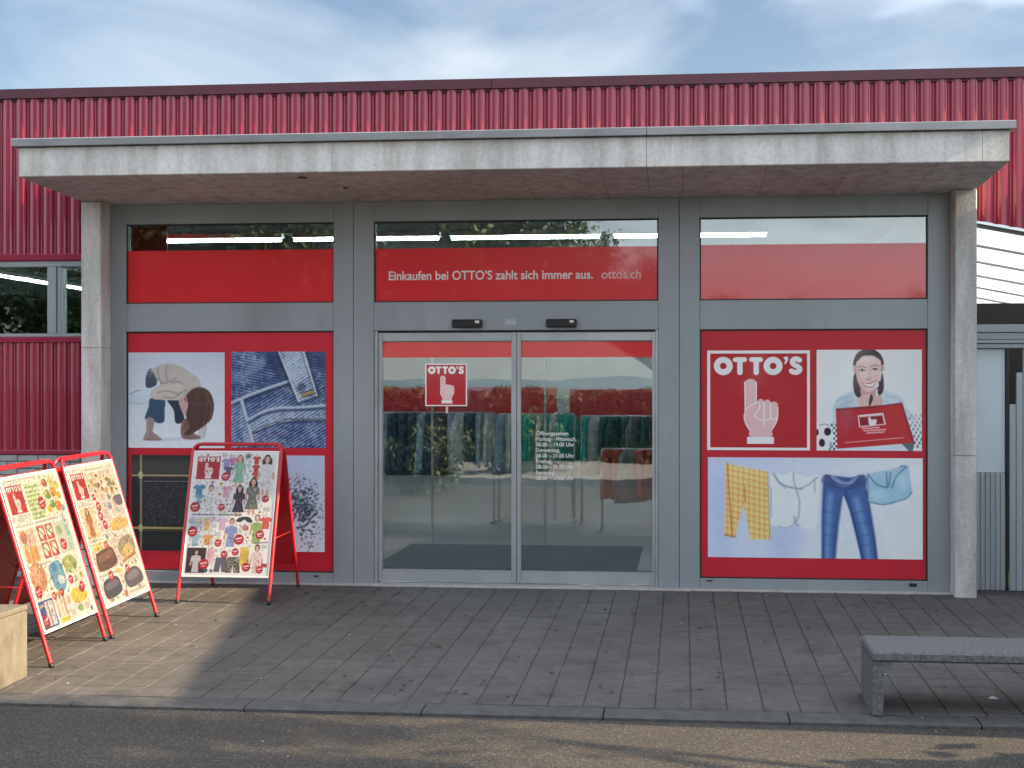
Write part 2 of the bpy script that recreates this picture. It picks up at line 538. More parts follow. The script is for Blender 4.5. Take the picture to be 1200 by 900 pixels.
# ------------------------------------------------------------------ rasteriser for the printed pictures
def C3(c): return np.array(c, float) / 255
class Cv:
    """a small canvas; drawing coordinates x0..x1, y0..y1 (y down), colours 0..255"""
    def __init__(s, w, h, x0, y0, x1, y1, bg=(255, 255, 255)):
        s.w, s.h, s.x0, s.y0, s.kx, s.ky = w, h, x0, y0, w / (x1 - x0), h / (y1 - y0)
        s.a = np.ones((h, w, 3)) * C3(bg)
        s.X, s.Y = np.meshgrid(np.arange(w) + .5, np.arange(h) + .5)
    def P(s, p): return np.array([((x - s.x0) * s.kx, (y - s.y0) * s.ky) for x, y in p], float)
    def put(s, sl, mask, col, alpha):
        m = (np.clip(mask, 0, 1) * alpha)[..., None]
        c = col[sl] if isinstance(col, np.ndarray) and col.ndim == 3 else C3(col)
        s.a[sl] = s.a[sl] * (1 - m) + c * m
    def win(s, p, pad):
        x0 = max(0, int(p[:, 0].min() - pad)); x1 = min(s.w, int(p[:, 0].max() + pad) + 1)
        y0 = max(0, int(p[:, 1].min() - pad)); y1 = min(s.h, int(p[:, 1].max() + pad) + 1)
        return (slice(y0, y1), slice(x0, x1)) if x1 > x0 and y1 > y0 else None
    @staticmethod
    def smooth(p, k=5, closed=True):
        n = len(p); o = []
        for i in range(n if closed else n - 1):
            a, b, c, d = (p[(i + j) % n] if closed else p[min(max(i + j, 0), n - 1)] for j in (-1, 0, 1, 2))
            for t in np.arange(k) / k:
                o.append(.5 * (2 * b + (c - a) * t + (2 * a - 5 * b + 4 * c - d) * t * t + (3 * b - a - 3 * c + d) * t ** 3))
        if not closed: o.append(p[-1])
        return np.array(o)
    def segd(s, p, sl, closed):
        X, Y = s.X[sl], s.Y[sl]; d = np.full(X.shape, 1e9)
        for i in range(len(p) if closed else len(p) - 1):
            a, b = p[i], p[(i + 1) % len(p)]; e = b - a; q = e @ e + 1e-9
            t = np.clip(((X - a[0]) * e[0] + (Y - a[1]) * e[1]) / q, 0, 1)
            d = np.minimum(d, (X - a[0] - t * e[0]) ** 2 + (Y - a[1] - t * e[1]) ** 2)
        return np.sqrt(d)
    def poly(s, pts, col, alpha=1, sm=True, soft=1.0):
        p = s.P(pts); p = s.smooth(p) if sm else p
        sl = s.win(p, soft + 2)
        if sl is None: return s
        X, Y = s.X[sl], s.Y[sl]; ins = np.zeros(X.shape, bool)
        for i in range(len(p)):
            a, b = p[i], p[(i + 1) % len(p)]
            if abs(a[1] - b[1]) < 1e-9: continue
            ins ^= ((a[1] > Y) != (b[1] > Y)) & (X < (b[0] - a[0]) * (Y - a[1]) / (b[1] - a[1]) + a[0])
        d = s.segd(p, sl, True)
        s.put(sl, .5 + np.where(ins, d, -d) / soft, col, alpha); return s
    def rect(s, x0, y0, x1, y1, col, alpha=1): return s.poly([(x0, y0), (x1, y0), (x1, y1), (x0, y1)], col, alpha, False)
    def line(s, pts, wd, col, alpha=1, sm=False, soft=1.0):
        p = s.P(pts); p = s.smooth(p, 6, False) if sm and len(pts) > 2 else p
        r = wd * s.kx / 2; sl = s.win(p, r + soft + 2)
        if sl is None: return s
        s.put(sl, .5 + (r - s.segd(p, sl, False)) / soft, col, alpha); return s
    def ell(s, cx, cy, rx, ry, col, alpha=1, rot=0, soft=1.0):
        k = np.arange(28) / 28 * 2 * np.pi; c, q = math.cos(rot), math.sin(rot)
        return s.poly([(cx + rx * math.cos(t) * c - ry * math.sin(t) * q, cy + rx * math.cos(t) * q + ry * math.sin(t) * c) for t in k], col, alpha, False, soft)
    def noise(s, sc, seed):
        r = np.random.default_rng(seed); o = np.zeros((s.h, s.w)); am = 1; tot = 0
        for k in range(4):
            gh, gw = int(s.h / sc) + 3, int(s.w / sc) + 3; g = r.random((gh, gw))
            y, x = s.Y / sc, s.X / sc; i, j = y.astype(int), x.astype(int); fy, fx = y - i, x - j
            fy, fx = fy * fy * (3 - 2 * fy), fx * fx * (3 - 2 * fx)
            o += am * (g[i, j] * (1 - fy) * (1 - fx) + g[i + 1, j] * fy * (1 - fx) + g[i, j + 1] * (1 - fy) * fx + g[i + 1, j + 1] * fy * fx)
            tot += am; am *= .55; sc = max(1.0, sc / 2)
        return o / tot
    def vgrad(s, c0, c1, hx=0.0):
        t = (s.Y / s.h)[..., None] * (1 - hx) + (s.X / s.w)[..., None] * hx
        s.a = C3(c0) * (1 - t) + C3(c1) * t; return s

def logo_on(c, ox, oy, k, red=(196, 22, 40), edge=True, ink=(255, 255, 255), skin=(250, 205, 205), detail=True):
    """the shop's square mark, traced in a 900-unit frame, placed at ox, oy with scale k"""
    q = lambda pts: [(ox + x * k, oy + y * k) for x, y in pts]
    if edge: c.poly(q([(55, 70), (830, 70), (830, 825), (55, 825)]), ink, 1, False)
    c.poly(q([(78, 93), (808, 93), (808, 805), (78, 805)]), red, 1, False)
    for cx in (177, 553):
        c.ell(ox + cx * k, oy + 187 * k, 72 * k, 70 * k, ink); c.ell(ox + cx * k, oy + 187 * k, 25 * k, 24 * k, red)
    for a, b, t in ((268, 338, 303), (392, 458, 426)):
        c.line(q([(a, 139), (b, 139)]), 38 * k, ink); c.line(q([(t, 140), (t, 236)]), 42 * k, ink)
    c.poly(q([(630, 122), (662, 118), (666, 140), (648, 172), (636, 170), (644, 145)]), ink)
    c.line(q([(752, 143), (728, 134), (703, 143), (700, 165), (722, 183), (748, 198), (752, 220), (730, 236), (704, 233), (692, 226)]), 40 * k, ink, 1, True)
    c.poly(q([(342, 520), (342, 330), (352, 296), (385, 284), (418, 298), (425, 330), (427, 455), (450, 438), (474, 440), (487, 455), (502, 442), (524, 445), (537, 463), (560, 456), (585, 468), (589, 500), (588, 560), (578, 610), (545, 668), (538, 722), (384, 722), (374, 668), (346, 622), (335, 570)]), skin)
    if detail:
        for ln in ([(352, 512), (385, 488), (430, 462), (452, 478), (448, 510), (425, 545), (412, 565), (432, 580), (455, 598), (478, 590)],
                   [(484, 458), (484, 575), (484, 640)], [(536, 465), (534, 580)], [(478, 590), (500, 600), (520, 590), (534, 580), (556, 596), (582, 580)],
                   [(340, 310), (342, 520), (335, 570), (346, 622), (376, 672)], [(426, 312), (427, 455)], [(588, 500), (588, 560), (578, 610), (545, 668)]):
            c.line(q(ln), 9 * k, ink, 1, True)
    c.poly(q([(357, 724), (560, 724), (560, 777), (357, 777)]), ink, 1, False)

def pic_logo(n=360):
    c = Cv(n, n, 55, 70, 830, 825); logo_on(c, 0, 0, 1.0); return c.a

def pic_boy():
    c = Cv(330, 320, 57, 93, 860, 868).vgrad((196, 206, 222), (226, 233, 240))
    c.poly([(62, 420), (150, 385), (255, 368), (275, 420), (270, 480), (150, 512), (62, 505)], (205, 218, 232))
    c.line([(70, 432), (110, 412), (160, 398)], 6, (120, 130, 145)); c.line([(62, 500), (150, 512), (240, 495)], 5, (165, 178, 192))
    c.ell(330, 800, 170, 14, (196, 202, 210), .8, soft=8); c.ell(585, 790, 110, 12, (186, 190, 200), .8, soft=8)
    c.poly([(203, 300), (225, 240), (250, 226), (285, 260), (292, 355), (210, 378)], (38, 56, 82)); c.ell(243, 262, 26, 34, (98, 110, 125), .7, soft=6)
    c.poly([(380, 475), (470, 476), (500, 560), (525, 620), (505, 662), (452, 662), (436, 560)], (34, 50, 74))
    c.poly([(245, 466), (358, 474), (360, 560), (355, 655), (290, 664), (252, 622), (198, 636), (205, 590), (228, 530)], (50, 76, 104))
    for k in range(14): c.line([(230 + k * 9, 500), (214 + k * 10.5, 620)], 3, (84, 108, 132), .25)
    c.poly([(210, 628), (250, 622), (276, 650), (262, 735), (300, 765), (336, 798), (310, 808), (205, 808), (182, 788), (206, 730)], (158, 132, 130))
    c.line([(215, 640), (222, 730), (200, 785)], 12, (190, 164, 160), .6, True); c.line([(200, 803), (330, 803)], 6, (110, 88, 88), .7)
    c.poly([(503, 660), (560, 630), (590, 700), (600, 745), (655, 776), (640, 796), (508, 786)], (138, 104, 102))
    c.poly([(240, 240), (290, 208), (350, 186), (440, 190), (510, 212), (570, 250), (635, 298), (662, 352), (655, 395), (560, 425), (540, 455), (470, 482), (360, 476), (262, 470), (250, 405), (330, 345), (285, 300), (270, 260)], (186, 178, 172))
    c.poly([(252, 402), (330, 364), (450, 340), (520, 385), (510, 440), (480, 478), (300, 476), (258, 448)], (200, 192, 184))
    for ln in ([(300, 222), (310, 280), (330, 340)], [(380, 195), (372, 260), (386, 320)], [(330, 345), (400, 330), (455, 305)], [(300, 420), (380, 405), (470, 430)], [(350, 455), (430, 462), (500, 425)], [(420, 340), (470, 330), (510, 345)], [(470, 430), (520, 405), (545, 400)], [(290, 300), (320, 322), (336, 345)]):
        c.line(ln, 9, (118, 110, 106), .65, True, 4)
    c.poly([(480, 485), (520, 446), (545, 455), (552, 520), (545, 610), (515, 585), (488, 530)], (196, 164, 158))
    c.poly([(540, 450), (580, 400), (650, 374), (720, 398), (760, 460), (772, 540), (752, 630), (716, 664), (690, 690), (640, 722), (590, 752), (545, 766), (524, 752), (566, 706), (560, 664), (540, 600), (556, 520)], (82, 52, 48))
    r = np.random.default_rng(3)
    for k in range(46):
        a = r.uniform(0, 1); x = 560 + 190 * a; c.line([(600 + 110 * a, 400 + 40 * abs(a - .5)), (x + 10, 540), (x - 40 * (1 - a) - 10, 720 - 60 * a)], 5, (52, 32, 32) if k % 3 else (138, 96, 84), .45, True, 2)
    for x in (655, 672, 688, 702): c.line([(x + 12, 650), (x, 720), (x - 10, 780)], 4, (90, 64, 58), .8, True, 2)
    c.ell(528, 474, 20, 34, (206, 168, 162), 1, -.15); c.ell(532, 474, 9, 18, (150, 106, 104), 1, -.15); c.line([(560, 500), (640, 520), (720, 505)], 5, (150, 116, 104), .5, True, 3)
    return c.a

def pic_denim():
    c = Cv(330, 330, 45, 90, 808, 862)
    n1, n2 = c.noise(70, 1), c.noise(9, 2)
    tw = .5 + .5 * np.sin((c.X * .55 + c.Y * .9) * .62 + n2 * 3)
    tw2 = .5 + .5 * np.sin((c.X * .18 - c.Y * 1.0) * .66 + n2 * 4)
    def cloth(t, bias): 
        k = np.clip(.20 + bias + .95 * (n1 - .5) + .55 * (t - .5) + .8 * (n2 - .5), 0, 1)[..., None]
        return C3((30, 58, 112)) * (1 - k) + C3((196, 212, 232)) * k
    A, B, D = cloth(tw2, .12), cloth(tw, .16), cloth(tw, .5)
    c.a = B.copy()
    c.poly([(0, 0), (900, 0), (900, 330), (520, 320), (50, 500), (0, 520)], A, 1, False)
    c.poly([(40, 250), (160, 235), (300, 130), (330, 180), (180, 300), (45, 340)], (150, 172, 205), .45, soft=14)
    c.poly([(300, 80), (420, 80), (530, 330), (430, 330)], (22, 42, 88), .5, soft=16); c.poly([(640, 90), (900, 90), (900, 260), (730, 240)], (20, 42, 92), .5, soft=12)
    def seam(p, w): c.line([(x + 8, y + 18) for x, y in p], w, (14, 28, 62), .75, True, 10); c.line(p, w, (176, 194, 216), .9, True, 5); c.line([(x, y - 5) for x, y in p], w * .3, (222, 230, 240), .8, True, 4)
    seam([(40, 505), (180, 445), (340, 385), (520, 325)], 26)
    c.poly([(40, 520), (130, 500), (215, 860), (40, 862)], D, .55, False)
    seam([(128, 480), (165, 610), (200, 740), (222, 830)], 34)
    c.poly([(180, 640), (300, 575), (420, 545), (600, 540), (820, 520), (820, 635), (600, 640), (430, 660), (230, 735)], D, .75)
    seam([(180, 640), (290, 580), (420, 545), (600, 538), (820, 520)], 22)
    for k in range(30): t = k / 29; x = 230 + 590 * t; y = 722 - 95 * min(1, t * 2.2) ** .7 + 5; c.line([(x, y), (x + 13, y - 3)], 9, (92, 88, 70), .85)
    c.line([(225, 745), (430, 672), (600, 652), (820, 645)], 14, (20, 36, 74), .7, True, 6)
    c.poly([(405, 80), (660, 80), (770, 450), (575, 515)], (12, 24, 56), .55, False, 12)
    c.poly([(422, 80), (640, 80), (745, 445), (588, 496)], cloth(tw, .62), 1, False)
    c.line([(430, 90), (590, 490)], 14, (218, 224, 228), .7); c.line([(630, 90), (738, 440)], 14, (206, 214, 222), .7); c.line([(612, 90), (712, 400)], 6, (66, 78, 104), .6)
    c.poly([(575, 380), (610, 340), (650, 372), (600, 410)], (28, 40, 70), .6, soft=8)
    c.poly([(605, 432), (712, 402), (722, 420), (616, 454)], (176, 142, 84), 1, False); c.line([(600, 425), (708, 396)], 7, (60, 52, 44)); c.line([(618, 458), (726, 424)], 7, (60, 52, 44))
    c.a *= .93
    return c.a

def pic_black():
    c = Cv(300, 310, 75, 460, 402, 798, (24, 29, 36))
    r = np.random.default_rng(5)
    c.a += (r.random((310, 300, 1)) - .5) * .05
    for k in range(1500):
        x, y = r.uniform(112, 402), r.uniform(560, 712); c.ell(x, y, 1.6, 1.2, (120, 126, 128), r.uniform(.25, .8))
    for k in range(260):
        x, y = r.uniform(80, 402), r.uniform(470, 522); c.line([(x, y), (x + r.uniform(3, 9), y + r.uniform(-2, 2))], 1.2, (84, 92, 98), .4)
    c.rect(75, 526, 402, 538, (36, 32, 26)); c.rect(75, 529, 402, 535, (176, 160, 118)); c.rect(104, 460, 112, 798, (150, 138, 102)); c.rect(75, 714, 402, 722, (190, 172, 104))
    c.ell(107, 531, 8, 14, (206, 190, 140)); c.ell(107, 718, 8, 14, (206, 190, 140))
    for k in range(36): c.ell(120 + 8 * k, 553, 2.2, 1.8, (208, 212, 212), .8)
    for k in range(40): c.ell(116 + 7.4 * k, 727, 2, 2, (150, 160, 60), .8)
    return c.a

def pic_splash():
    c = Cv(310, 310, 425, 460, 753, 800).vgrad((178, 196, 220), (222, 230, 238))
    r = np.random.default_rng(11)
    for k in range(480):
        t = r.uniform(0, 1) ** .7; an = r.uniform(-2.6, 1.3); d = 150 * t
        x, y = 668 + d * math.cos(an) * .55 + r.normal(0, 10), 668 + d * math.sin(an) + r.normal(0, 10); s = r.uniform(1, 5.5) * (1.3 - t)
        c.ell(x, y, s * r.uniform(.7, 2.2), s, [(58, 82, 94), (34, 58, 74), (110, 136, 146)][k % 3], .9, r.uniform(0, 3))
    for p in ([(640, 700), (660, 650), (700, 632), (716, 650), (728, 662), (706, 680), (690, 704), (660, 716)], [(625, 690), (640, 640), (676, 640), (660, 690)], [(640, 600), (652, 585), (662, 606), (650, 618)]):
        c.line(p, 5, (30, 54, 70), .9, True); c.line([(x + 2, y + 3) for x, y in p], 2.5, (160, 182, 190), .8, True)
    return c.a

def pic_woman():
    c = Cv(360, 350, 110, 65, 895, 828).vgrad((240, 243, 250), (232, 238, 246))
    c.ell(860, 300, 160, 300, (222, 232, 244), .4, soft=60)
    c.poly([(235, 600), (232, 500), (262, 440), (330, 400), (410, 370), (440, 440), (560, 440), (600, 372), (680, 392), (745, 425), (775, 500), (800, 600), (240, 640)], (206, 220, 230))
    for ln in ([(262, 450), (310, 430), (372, 420)], [(300, 480), (380, 450)], [(640, 420), (700, 430), (745, 460)], [(620, 450), (660, 470)], [(250, 500), (300, 490), (350, 500)]): c.line(ln, 12, (168, 190, 206), .6, True, 6)
    c.poly([(578, 300), (604, 330), (606, 370), (586, 372), (576, 340)], (44, 40, 50)); c.line([(560, 360), (590, 330)], 8, (50, 44, 52))
    c.ell(498, 172, 114, 116, (62, 48, 52)); c.ell(470, 96, 60, 22, (104, 84, 84), .6, soft=12); c.poly([(388, 160), (384, 200), (398, 232), (420, 240), (430, 190)], (60, 52, 60)); c.poly([(608, 160), (612, 196), (598, 226), (580, 230), (572, 180)], (60, 52, 60))
    c.ell(392, 205, 12, 26, (220, 178, 170)); c.ell(607, 200, 11, 24, (220, 178, 170))
    c.poly([(392, 250), (384, 330), (398, 400), (432, 430), (450, 390), (430, 320), (414, 250)], (62, 44, 48), 1, soft=3); c.poly([(600, 240), (612, 320), (606, 380), (580, 410), (566, 380), (584, 320)], (60, 44, 48), 1, soft=3)
    c.poly([(446, 350), (540, 345), (552, 400), (520, 440), (456, 440), (440, 400)], (206, 162, 154))
    c.poly([(404, 200), (414, 130), (450, 104), (498, 98), (546, 102), (584, 128), (594, 196), (586, 262), (566, 324), (530, 372), (492, 386), (454, 366), (424, 318), (408, 260)], (236, 206, 198))
    c.poly([(404, 210), (424, 318), (470, 382), (492, 386), (460, 330), (434, 260), (420, 200)], (206, 166, 160), .6, soft=10)
    c.poly([(404, 150), (440, 100), (498, 88), (556, 96), (596, 150), (584, 142), (540, 112), (498, 108), (452, 114), (418, 148)], (58, 48, 56), 1, soft=4)
    c.ell(494, 140, 44, 20, (248, 228, 222), .7, soft=14); c.ell(440, 285, 24, 22, (240, 186, 180), .6, soft=14); c.ell(560, 275, 22, 22, (240, 190, 182), .6, soft=14)
    for ex, ey, sg in ((449, 222, -1), (546, 214, 1)):
        c.ell(ex, ey, 23, 8, (240, 232, 230)); c.ell(ex + 2, ey - 1, 9, 9, (52, 40, 40)); c.ell(ex + 5, ey - 4, 2.5, 2.5, (255, 255, 255))
        c.line([(ex - 24, ey + 2), (ex - 6, ey - 9), (ex + 12, ey - 8), (ex + 25, ey + 2)], 5, (70, 52, 52), 1, True)
        c.line([(ex - 32, ey - 22 + sg * 3), (ex, ey - 32), (ex + 32, ey - 22 - sg * 3)], 6, (112, 84, 78), .85, True)
    c.line([(500, 200), (508, 262), (492, 285)], 7, (206, 162, 152), .7, True, 5); c.line([(478, 284), (494, 294), (520, 282)], 7, (176, 122, 116), .8, True, 4)
    c.poly([(452, 314), (474, 318), (510, 314), (552, 300), (542, 332), (512, 350), (482, 346), (462, 332)], (190, 96, 96)); c.poly([(458, 318), (490, 325), (520, 320), (550, 306), (536, 332), (506, 344), (478, 336)], (255, 252, 252))
    c.line([(446, 300), (452, 318)], 5, (190, 140, 134), .7); c.line([(562, 288), (556, 304)], 5, (190, 140, 134), .7)
    c.poly([(415, 442), (450, 412), (500, 402), (522, 412), (510, 470), (500, 492), (428, 496)], (230, 196, 188)); c.poly([(520, 430), (560, 408), (600, 430), (608, 470), (580, 494), (512, 490)], (224, 188, 180))
    c.poly([(515, 404), (532, 425), (524, 460), (504, 492), (502, 452)], (70, 44, 50))
    for x in (448, 470, 492): c.line([(x, 412), (x - 10, 450), (x - 8, 488)], 4, (188, 144, 138), .8, True)
    for x in (545, 568, 588): c.line([(x, 420), (x + 4, 455), (x - 6, 488)], 4, (186, 142, 136), .8, True)
    for i in range(6):
        for j in range(10):
            x, y = 200 + i * 17, 628 + j * 20
            if (i + j) % 2: c.rect(x, y, min(x + 14, 270), y + 17, (38, 42, 54), .9)
            x = 795 + i * 17 + j * 3; y = 550 + j * 26
            if (i + j) % 2 and x < 890: c.rect(x, y, x + 14, y + 20, (46, 52, 66), .25 + .06 * j)
    c.ell(165, 730, 72, 104, (238, 240, 244)); c.ell(192, 685, 26, 30, (26, 28, 36)); c.ell(150, 770, 22, 30, (26, 28, 36)); c.ell(116, 690, 9, 24, (30, 32, 40)); c.line([(130, 640), (170, 626), (200, 640)], 5, (60, 60, 70), .8, True); c.ell(215, 790, 10, 34, (150, 152, 164), .7)
    c.poly([(286, 806), (834, 768), (822, 828), (290, 832)], (214, 222, 236), 1, False); c.poly([(740, 770), (838, 762), (828, 830), (800, 830)], (70, 72, 86), .8, False)
    c.poly([(254, 510), (440, 496), (600, 484), (748, 464), (842, 766), (640, 784), (440, 800), (266, 814)], (190, 28, 44), 1, False)
    c.poly([(254, 510), (440, 496), (600, 484), (748, 464), (752, 478), (440, 512), (255, 526)], (122, 22, 34), .8, False); c.poly([(748, 464), (842, 766), (826, 768), (738, 480)], (130, 18, 32), .7, False)
    c.line([(480, 512), (540, 506)], 6, (120, 30, 40), .8)
    c.poly([(418, 560), (608, 542), (628, 630), (428, 652)], (255, 235, 235), 1, False); c.poly([(428, 570), (600, 553), (616, 624), (437, 642)], (140, 22, 36), 1, False)
    c.ell(330, 560, 60, 120, (150, 172, 190), .25, soft=40)
    for k in range(6): c.line([(440 + 27 * k, 574 - 2.4 * k), (446 + 27 * k, 560 - 2.4 * k), (456 + 27 * k, 572 - 2.4 * k)], 9, (255, 240, 240), .95)
    c.poly([(496, 582), (512, 574), (520, 592), (556, 590), (556, 622), (540, 636), (506, 636)], (255, 235, 235))
    for y, a, b in ((664, 450, 580), (682, 462, 618), (700, 484, 612)):
        x = a
        while x < b: c.line([(x, y - (x - 450) * .06), (x + 12, y - 8 - (x - 450) * .06)], 8, (255, 235, 235), .85); x += 17
    c.line([(324, 768), (540, 748), (758, 728)], 6, (240, 190, 196))
    return c.a

def pic_washing():
    c = Cv(620, 300, 42, 28, 1120, 540).vgrad((192, 206, 236), (234, 240, 250), .8)
    c.ell(420, 430, 80, 150, (150, 168, 206), .30, soft=60); c.ell(110, 300, 60, 260, (168, 184, 220), .3, soft=50)
    c.line([(42, 42), (130, 50), (360, 94), (620, 110), (840, 104), (1050, 62), (1120, 48)], 3, (214, 206, 206), .9, True)
    t = [(130, 58), (238, 82), (346, 100), (352, 270), (356, 446), (258, 448), (242, 360), (224, 272), (200, 350), (182, 434), (124, 424), (132, 240)]
    c.poly(t, (244, 204, 124), 1, False)
    m0 = c.a.copy(); sl = np.abs(m0 - C3((244, 204, 124))).sum(2) < .05
    px, py = c.X / c.kx + 42, c.Y / c.ky + 28 - .22 * (c.X / c.kx)
    pl = ((px % 27) < 9) * .5 + ((py % 30) < 11) * .5
    lt = ((px % 27) > 20) | ((py % 30) > 24)
    k = (pl * sl)[..., None]; c.a = c.a * (1 - k * .8) + C3((216, 146, 52)) * k * .8
    k = (lt & sl)[..., None]; c.a = np.where(k, c.a * .6 + C3((255, 240, 205)) * .4, c.a)
    c.line([(142, 60), (152, 240), (164, 428)], 8, (168, 110, 48), .7, True, 3); c.line([(228, 180), (232, 250)], 8, (188, 104, 70), .7, soft=3); c.line([(126, 426), (180, 436)], 5, (120, 84, 50), .9)
    c.line([(345, 104), (356, 444)], 5, (190, 130, 60), .7, soft=3)
    c.poly([(362, 108), (420, 120), (470, 100), (540, 128), (602, 118), (598, 260), (590, 380), (545, 392), (500, 372), (478, 366), (440, 386), (395, 380), (360, 366), (364, 240)], (228, 236, 246))
    for ln, w_ in (([(370, 110), (410, 160), (470, 182)], 12), ([(596, 128), (550, 165), (500, 190)], 9), ([(476, 104), (478, 150), (488, 185)], 9), ([(380, 104), (400, 150), (436, 184)], 9), ([(580, 130), (584, 200)], 8), ([(488, 190), (505, 250), (500, 330), (478, 362)], 9), ([(480, 330), (490, 366), (500, 370)], 12), ([(362, 180), (364, 330)], 5), ([(455, 180), (520, 188)], 8)):
        c.line(ln, w_ * .7, (128, 140, 158), .7, True, 4)
    c.line([(396, 376), (440, 386), (478, 366)], 4, (150, 165, 185), .8, True)
    j = [(628, 118), (640, 112), (690, 122), (760, 128), (815, 112), (832, 116), (846, 220), (862, 330), (880, 430), (896, 545), (816, 545), (790, 430), (758, 300), (728, 222), (716, 232), (700, 330), (690, 420), (680, 545), (620, 545), (622, 330)]
    c.poly(j, (58, 98, 164), 1, False)
    c.poly([(628, 118), (700, 122), (770, 128), (832, 116), (838, 160), (740, 190), (628, 165)], (38, 68, 124), .75, soft=8)
    c.poly([(660, 112), (740, 150), (800, 112), (760, 170), (700, 168)], (126, 154, 202), .9); c.line([(640, 116), (700, 160), (740, 168), (780, 160), (828, 116)], 5, (28, 50, 96), .9, True)
    for p, w_ in (([(660, 220), (652, 330), (648, 420), (645, 540)], 26), ([(790, 240), (815, 340), (838, 430), (852, 540)], 28)): c.line(p, w_, (132, 170, 220), .75, True, 18)
    for p in ([(628, 170), (622, 330), (622, 540)], [(736, 200), (770, 320), (822, 540)], [(842, 200), (878, 420), (892, 540)], [(716, 232), (696, 380), (682, 540)]): c.line(p, 12, (30, 56, 110), .7, True, 6)
    for y in (300, 360, 420, 470): c.line([(632, y), (680, y + 8)], 5, (40, 70, 126), .5, soft=4); c.line([(770 + (y - 300) * .25, y + 6), (840 + (y - 300) * .2, y - 6)], 5, (40, 70, 126), .5, soft=4)
    c.poly([(842, 112), (900, 96), (960, 88), (1018, 64), (1050, 68), (1058, 130), (1068, 200), (1030, 236), (966, 262), (900, 262), (850, 246), (846, 170)], (158, 200, 222), 1, False)
    for ln in ([(848, 108), (890, 160), (945, 178)], [(1040, 70), (990, 120), (966, 180)], [(940, 100), (944, 178)], [(962, 100), (952, 170)], [(846, 120), (848, 246)], [(1010, 70), (1030, 66)]): c.line(ln, 7, (70, 110, 142), .8, True, 3)
    c.line([(862, 252), (920, 264), (980, 250), (1040, 230), (1066, 200)], 6, (90, 130, 158), .9, True); c.ell(900, 215, 40, 26, (184, 220, 236), .7, soft=16); c.ell(1020, 150, 30, 40, (184, 220, 236), .7, soft=16)
    return c.a

def sq(c, x, y, r):      # the round price badge
    c.ell(x, y, r, r * 1.02, (200, 26, 40)); c.line([(x - r * .55, y - r * .1), (x + r * .5, y - r * .3)], r * .34, (255, 235, 235), .9); c.line([(x - r * .4, y + r * .4), (x + r * .35, y + r * .3)], r * .2, (255, 220, 220), .8)
def words(c, x, y, w, h, col=(60, 60, 70), r=None):
    e = x + w
    while x < e:
        d = r.uniform(.8, 2.2); c.rect(x, y, min(x + d, e), y + h, col, .8); x += d + .5
def shirt(c, x, y, s, col):
    c.poly([(x - .25 * s, y - .5 * s), (x - .6 * s, y - .25 * s), (x - .45 * s, y - .02 * s), (x - .3 * s, y - .12 * s), (x - .32 * s, y + .6 * s), (x + .32 * s, y + .6 * s), (x + .3 * s, y - .12 * s), (x + .45 * s, y - .02 * s), (x + .6 * s, y - .25 * s), (x + .25 * s, y - .5 * s), (x, y - .38 * s)], col, 1, False)
    c.line([(x - .2 * s, y), (x - .16 * s, y + .55 * s)], .07 * s, tuple(v * .8 for v in col), .6)
def shorts(c, x, y, s, col):
    c.poly([(x - .4 * s, y - .5 * s), (x + .4 * s, y - .5 * s), (x + .52 * s, y + .55 * s), (x + .08 * s, y + .55 * s), (x, y - .05 * s), (x - .08 * s, y + .55 * s), (x - .52 * s, y + .55 * s)], col, 1, False)
def model(c, x, y, s, col, hair, dress=True, skin=(222, 178, 158), pat=None, r=None):
    """a small standing clothing model, y = top of head, s = height down to the knees"""
    c.line([(x - .15 * s, y + .3 * s), (x - .2 * s, y + .6 * s)], .07 * s, skin); c.line([(x + .15 * s, y + .3 * s), (x + .19 * s, y + .6 * s)], .07 * s, skin)
    if dress: c.line([(x - .07 * s, y + .8 * s), (x - .06 * s, y + s)], .08 * s, skin); c.line([(x + .07 * s, y + .8 * s), (x + .06 * s, y + s)], .08 * s, skin)
    c.ell(x, y + .1 * s, .085 * s, .115 * s, hair)
    if dress: c.poly([(x - .1 * s, y + .08 * s), (x - .11 * s, y + .26 * s), (x + .11 * s, y + .26 * s), (x + .1 * s, y + .08 * s)], hair)
    c.rect(x - .03 * s, y + .17 * s, x + .03 * s, y + .26 * s, skin); c.ell(x, y + .12 * s, .062 * s, .085 * s, skin)
    p = [(x - .08 * s, y + .24 * s), (x - .18 * s, y + .28 * s), (x - .2 * s, y + .44 * s), (x - .13 * s, y + .46 * s), (x - .11 * s, y + .56 * s), (x - (.2 if dress else .14) * s, y + .88 * s), (x + (.2 if dress else .14) * s, y + .88 * s), (x + .11 * s, y + .56 * s), (x + .13 * s, y + .46 * s), (x + .2 * s, y + .44 * s), (x + .18 * s, y + .28 * s), (x + .08 * s, y + .24 * s)]
    c.poly(p, col, 1, False)
    if pat is not None:
        for k in range(26): c.ell(x + r.uniform(-.1, .1) * s, y + r.uniform(.3, .86) * s, .012 * s, .018 * s, pat, .8)
def basics(seed):
    c = Cv(430, 608, 0, 0, 70.7, 100, (250, 250, 248)); return c, np.random.default_rng(seed)

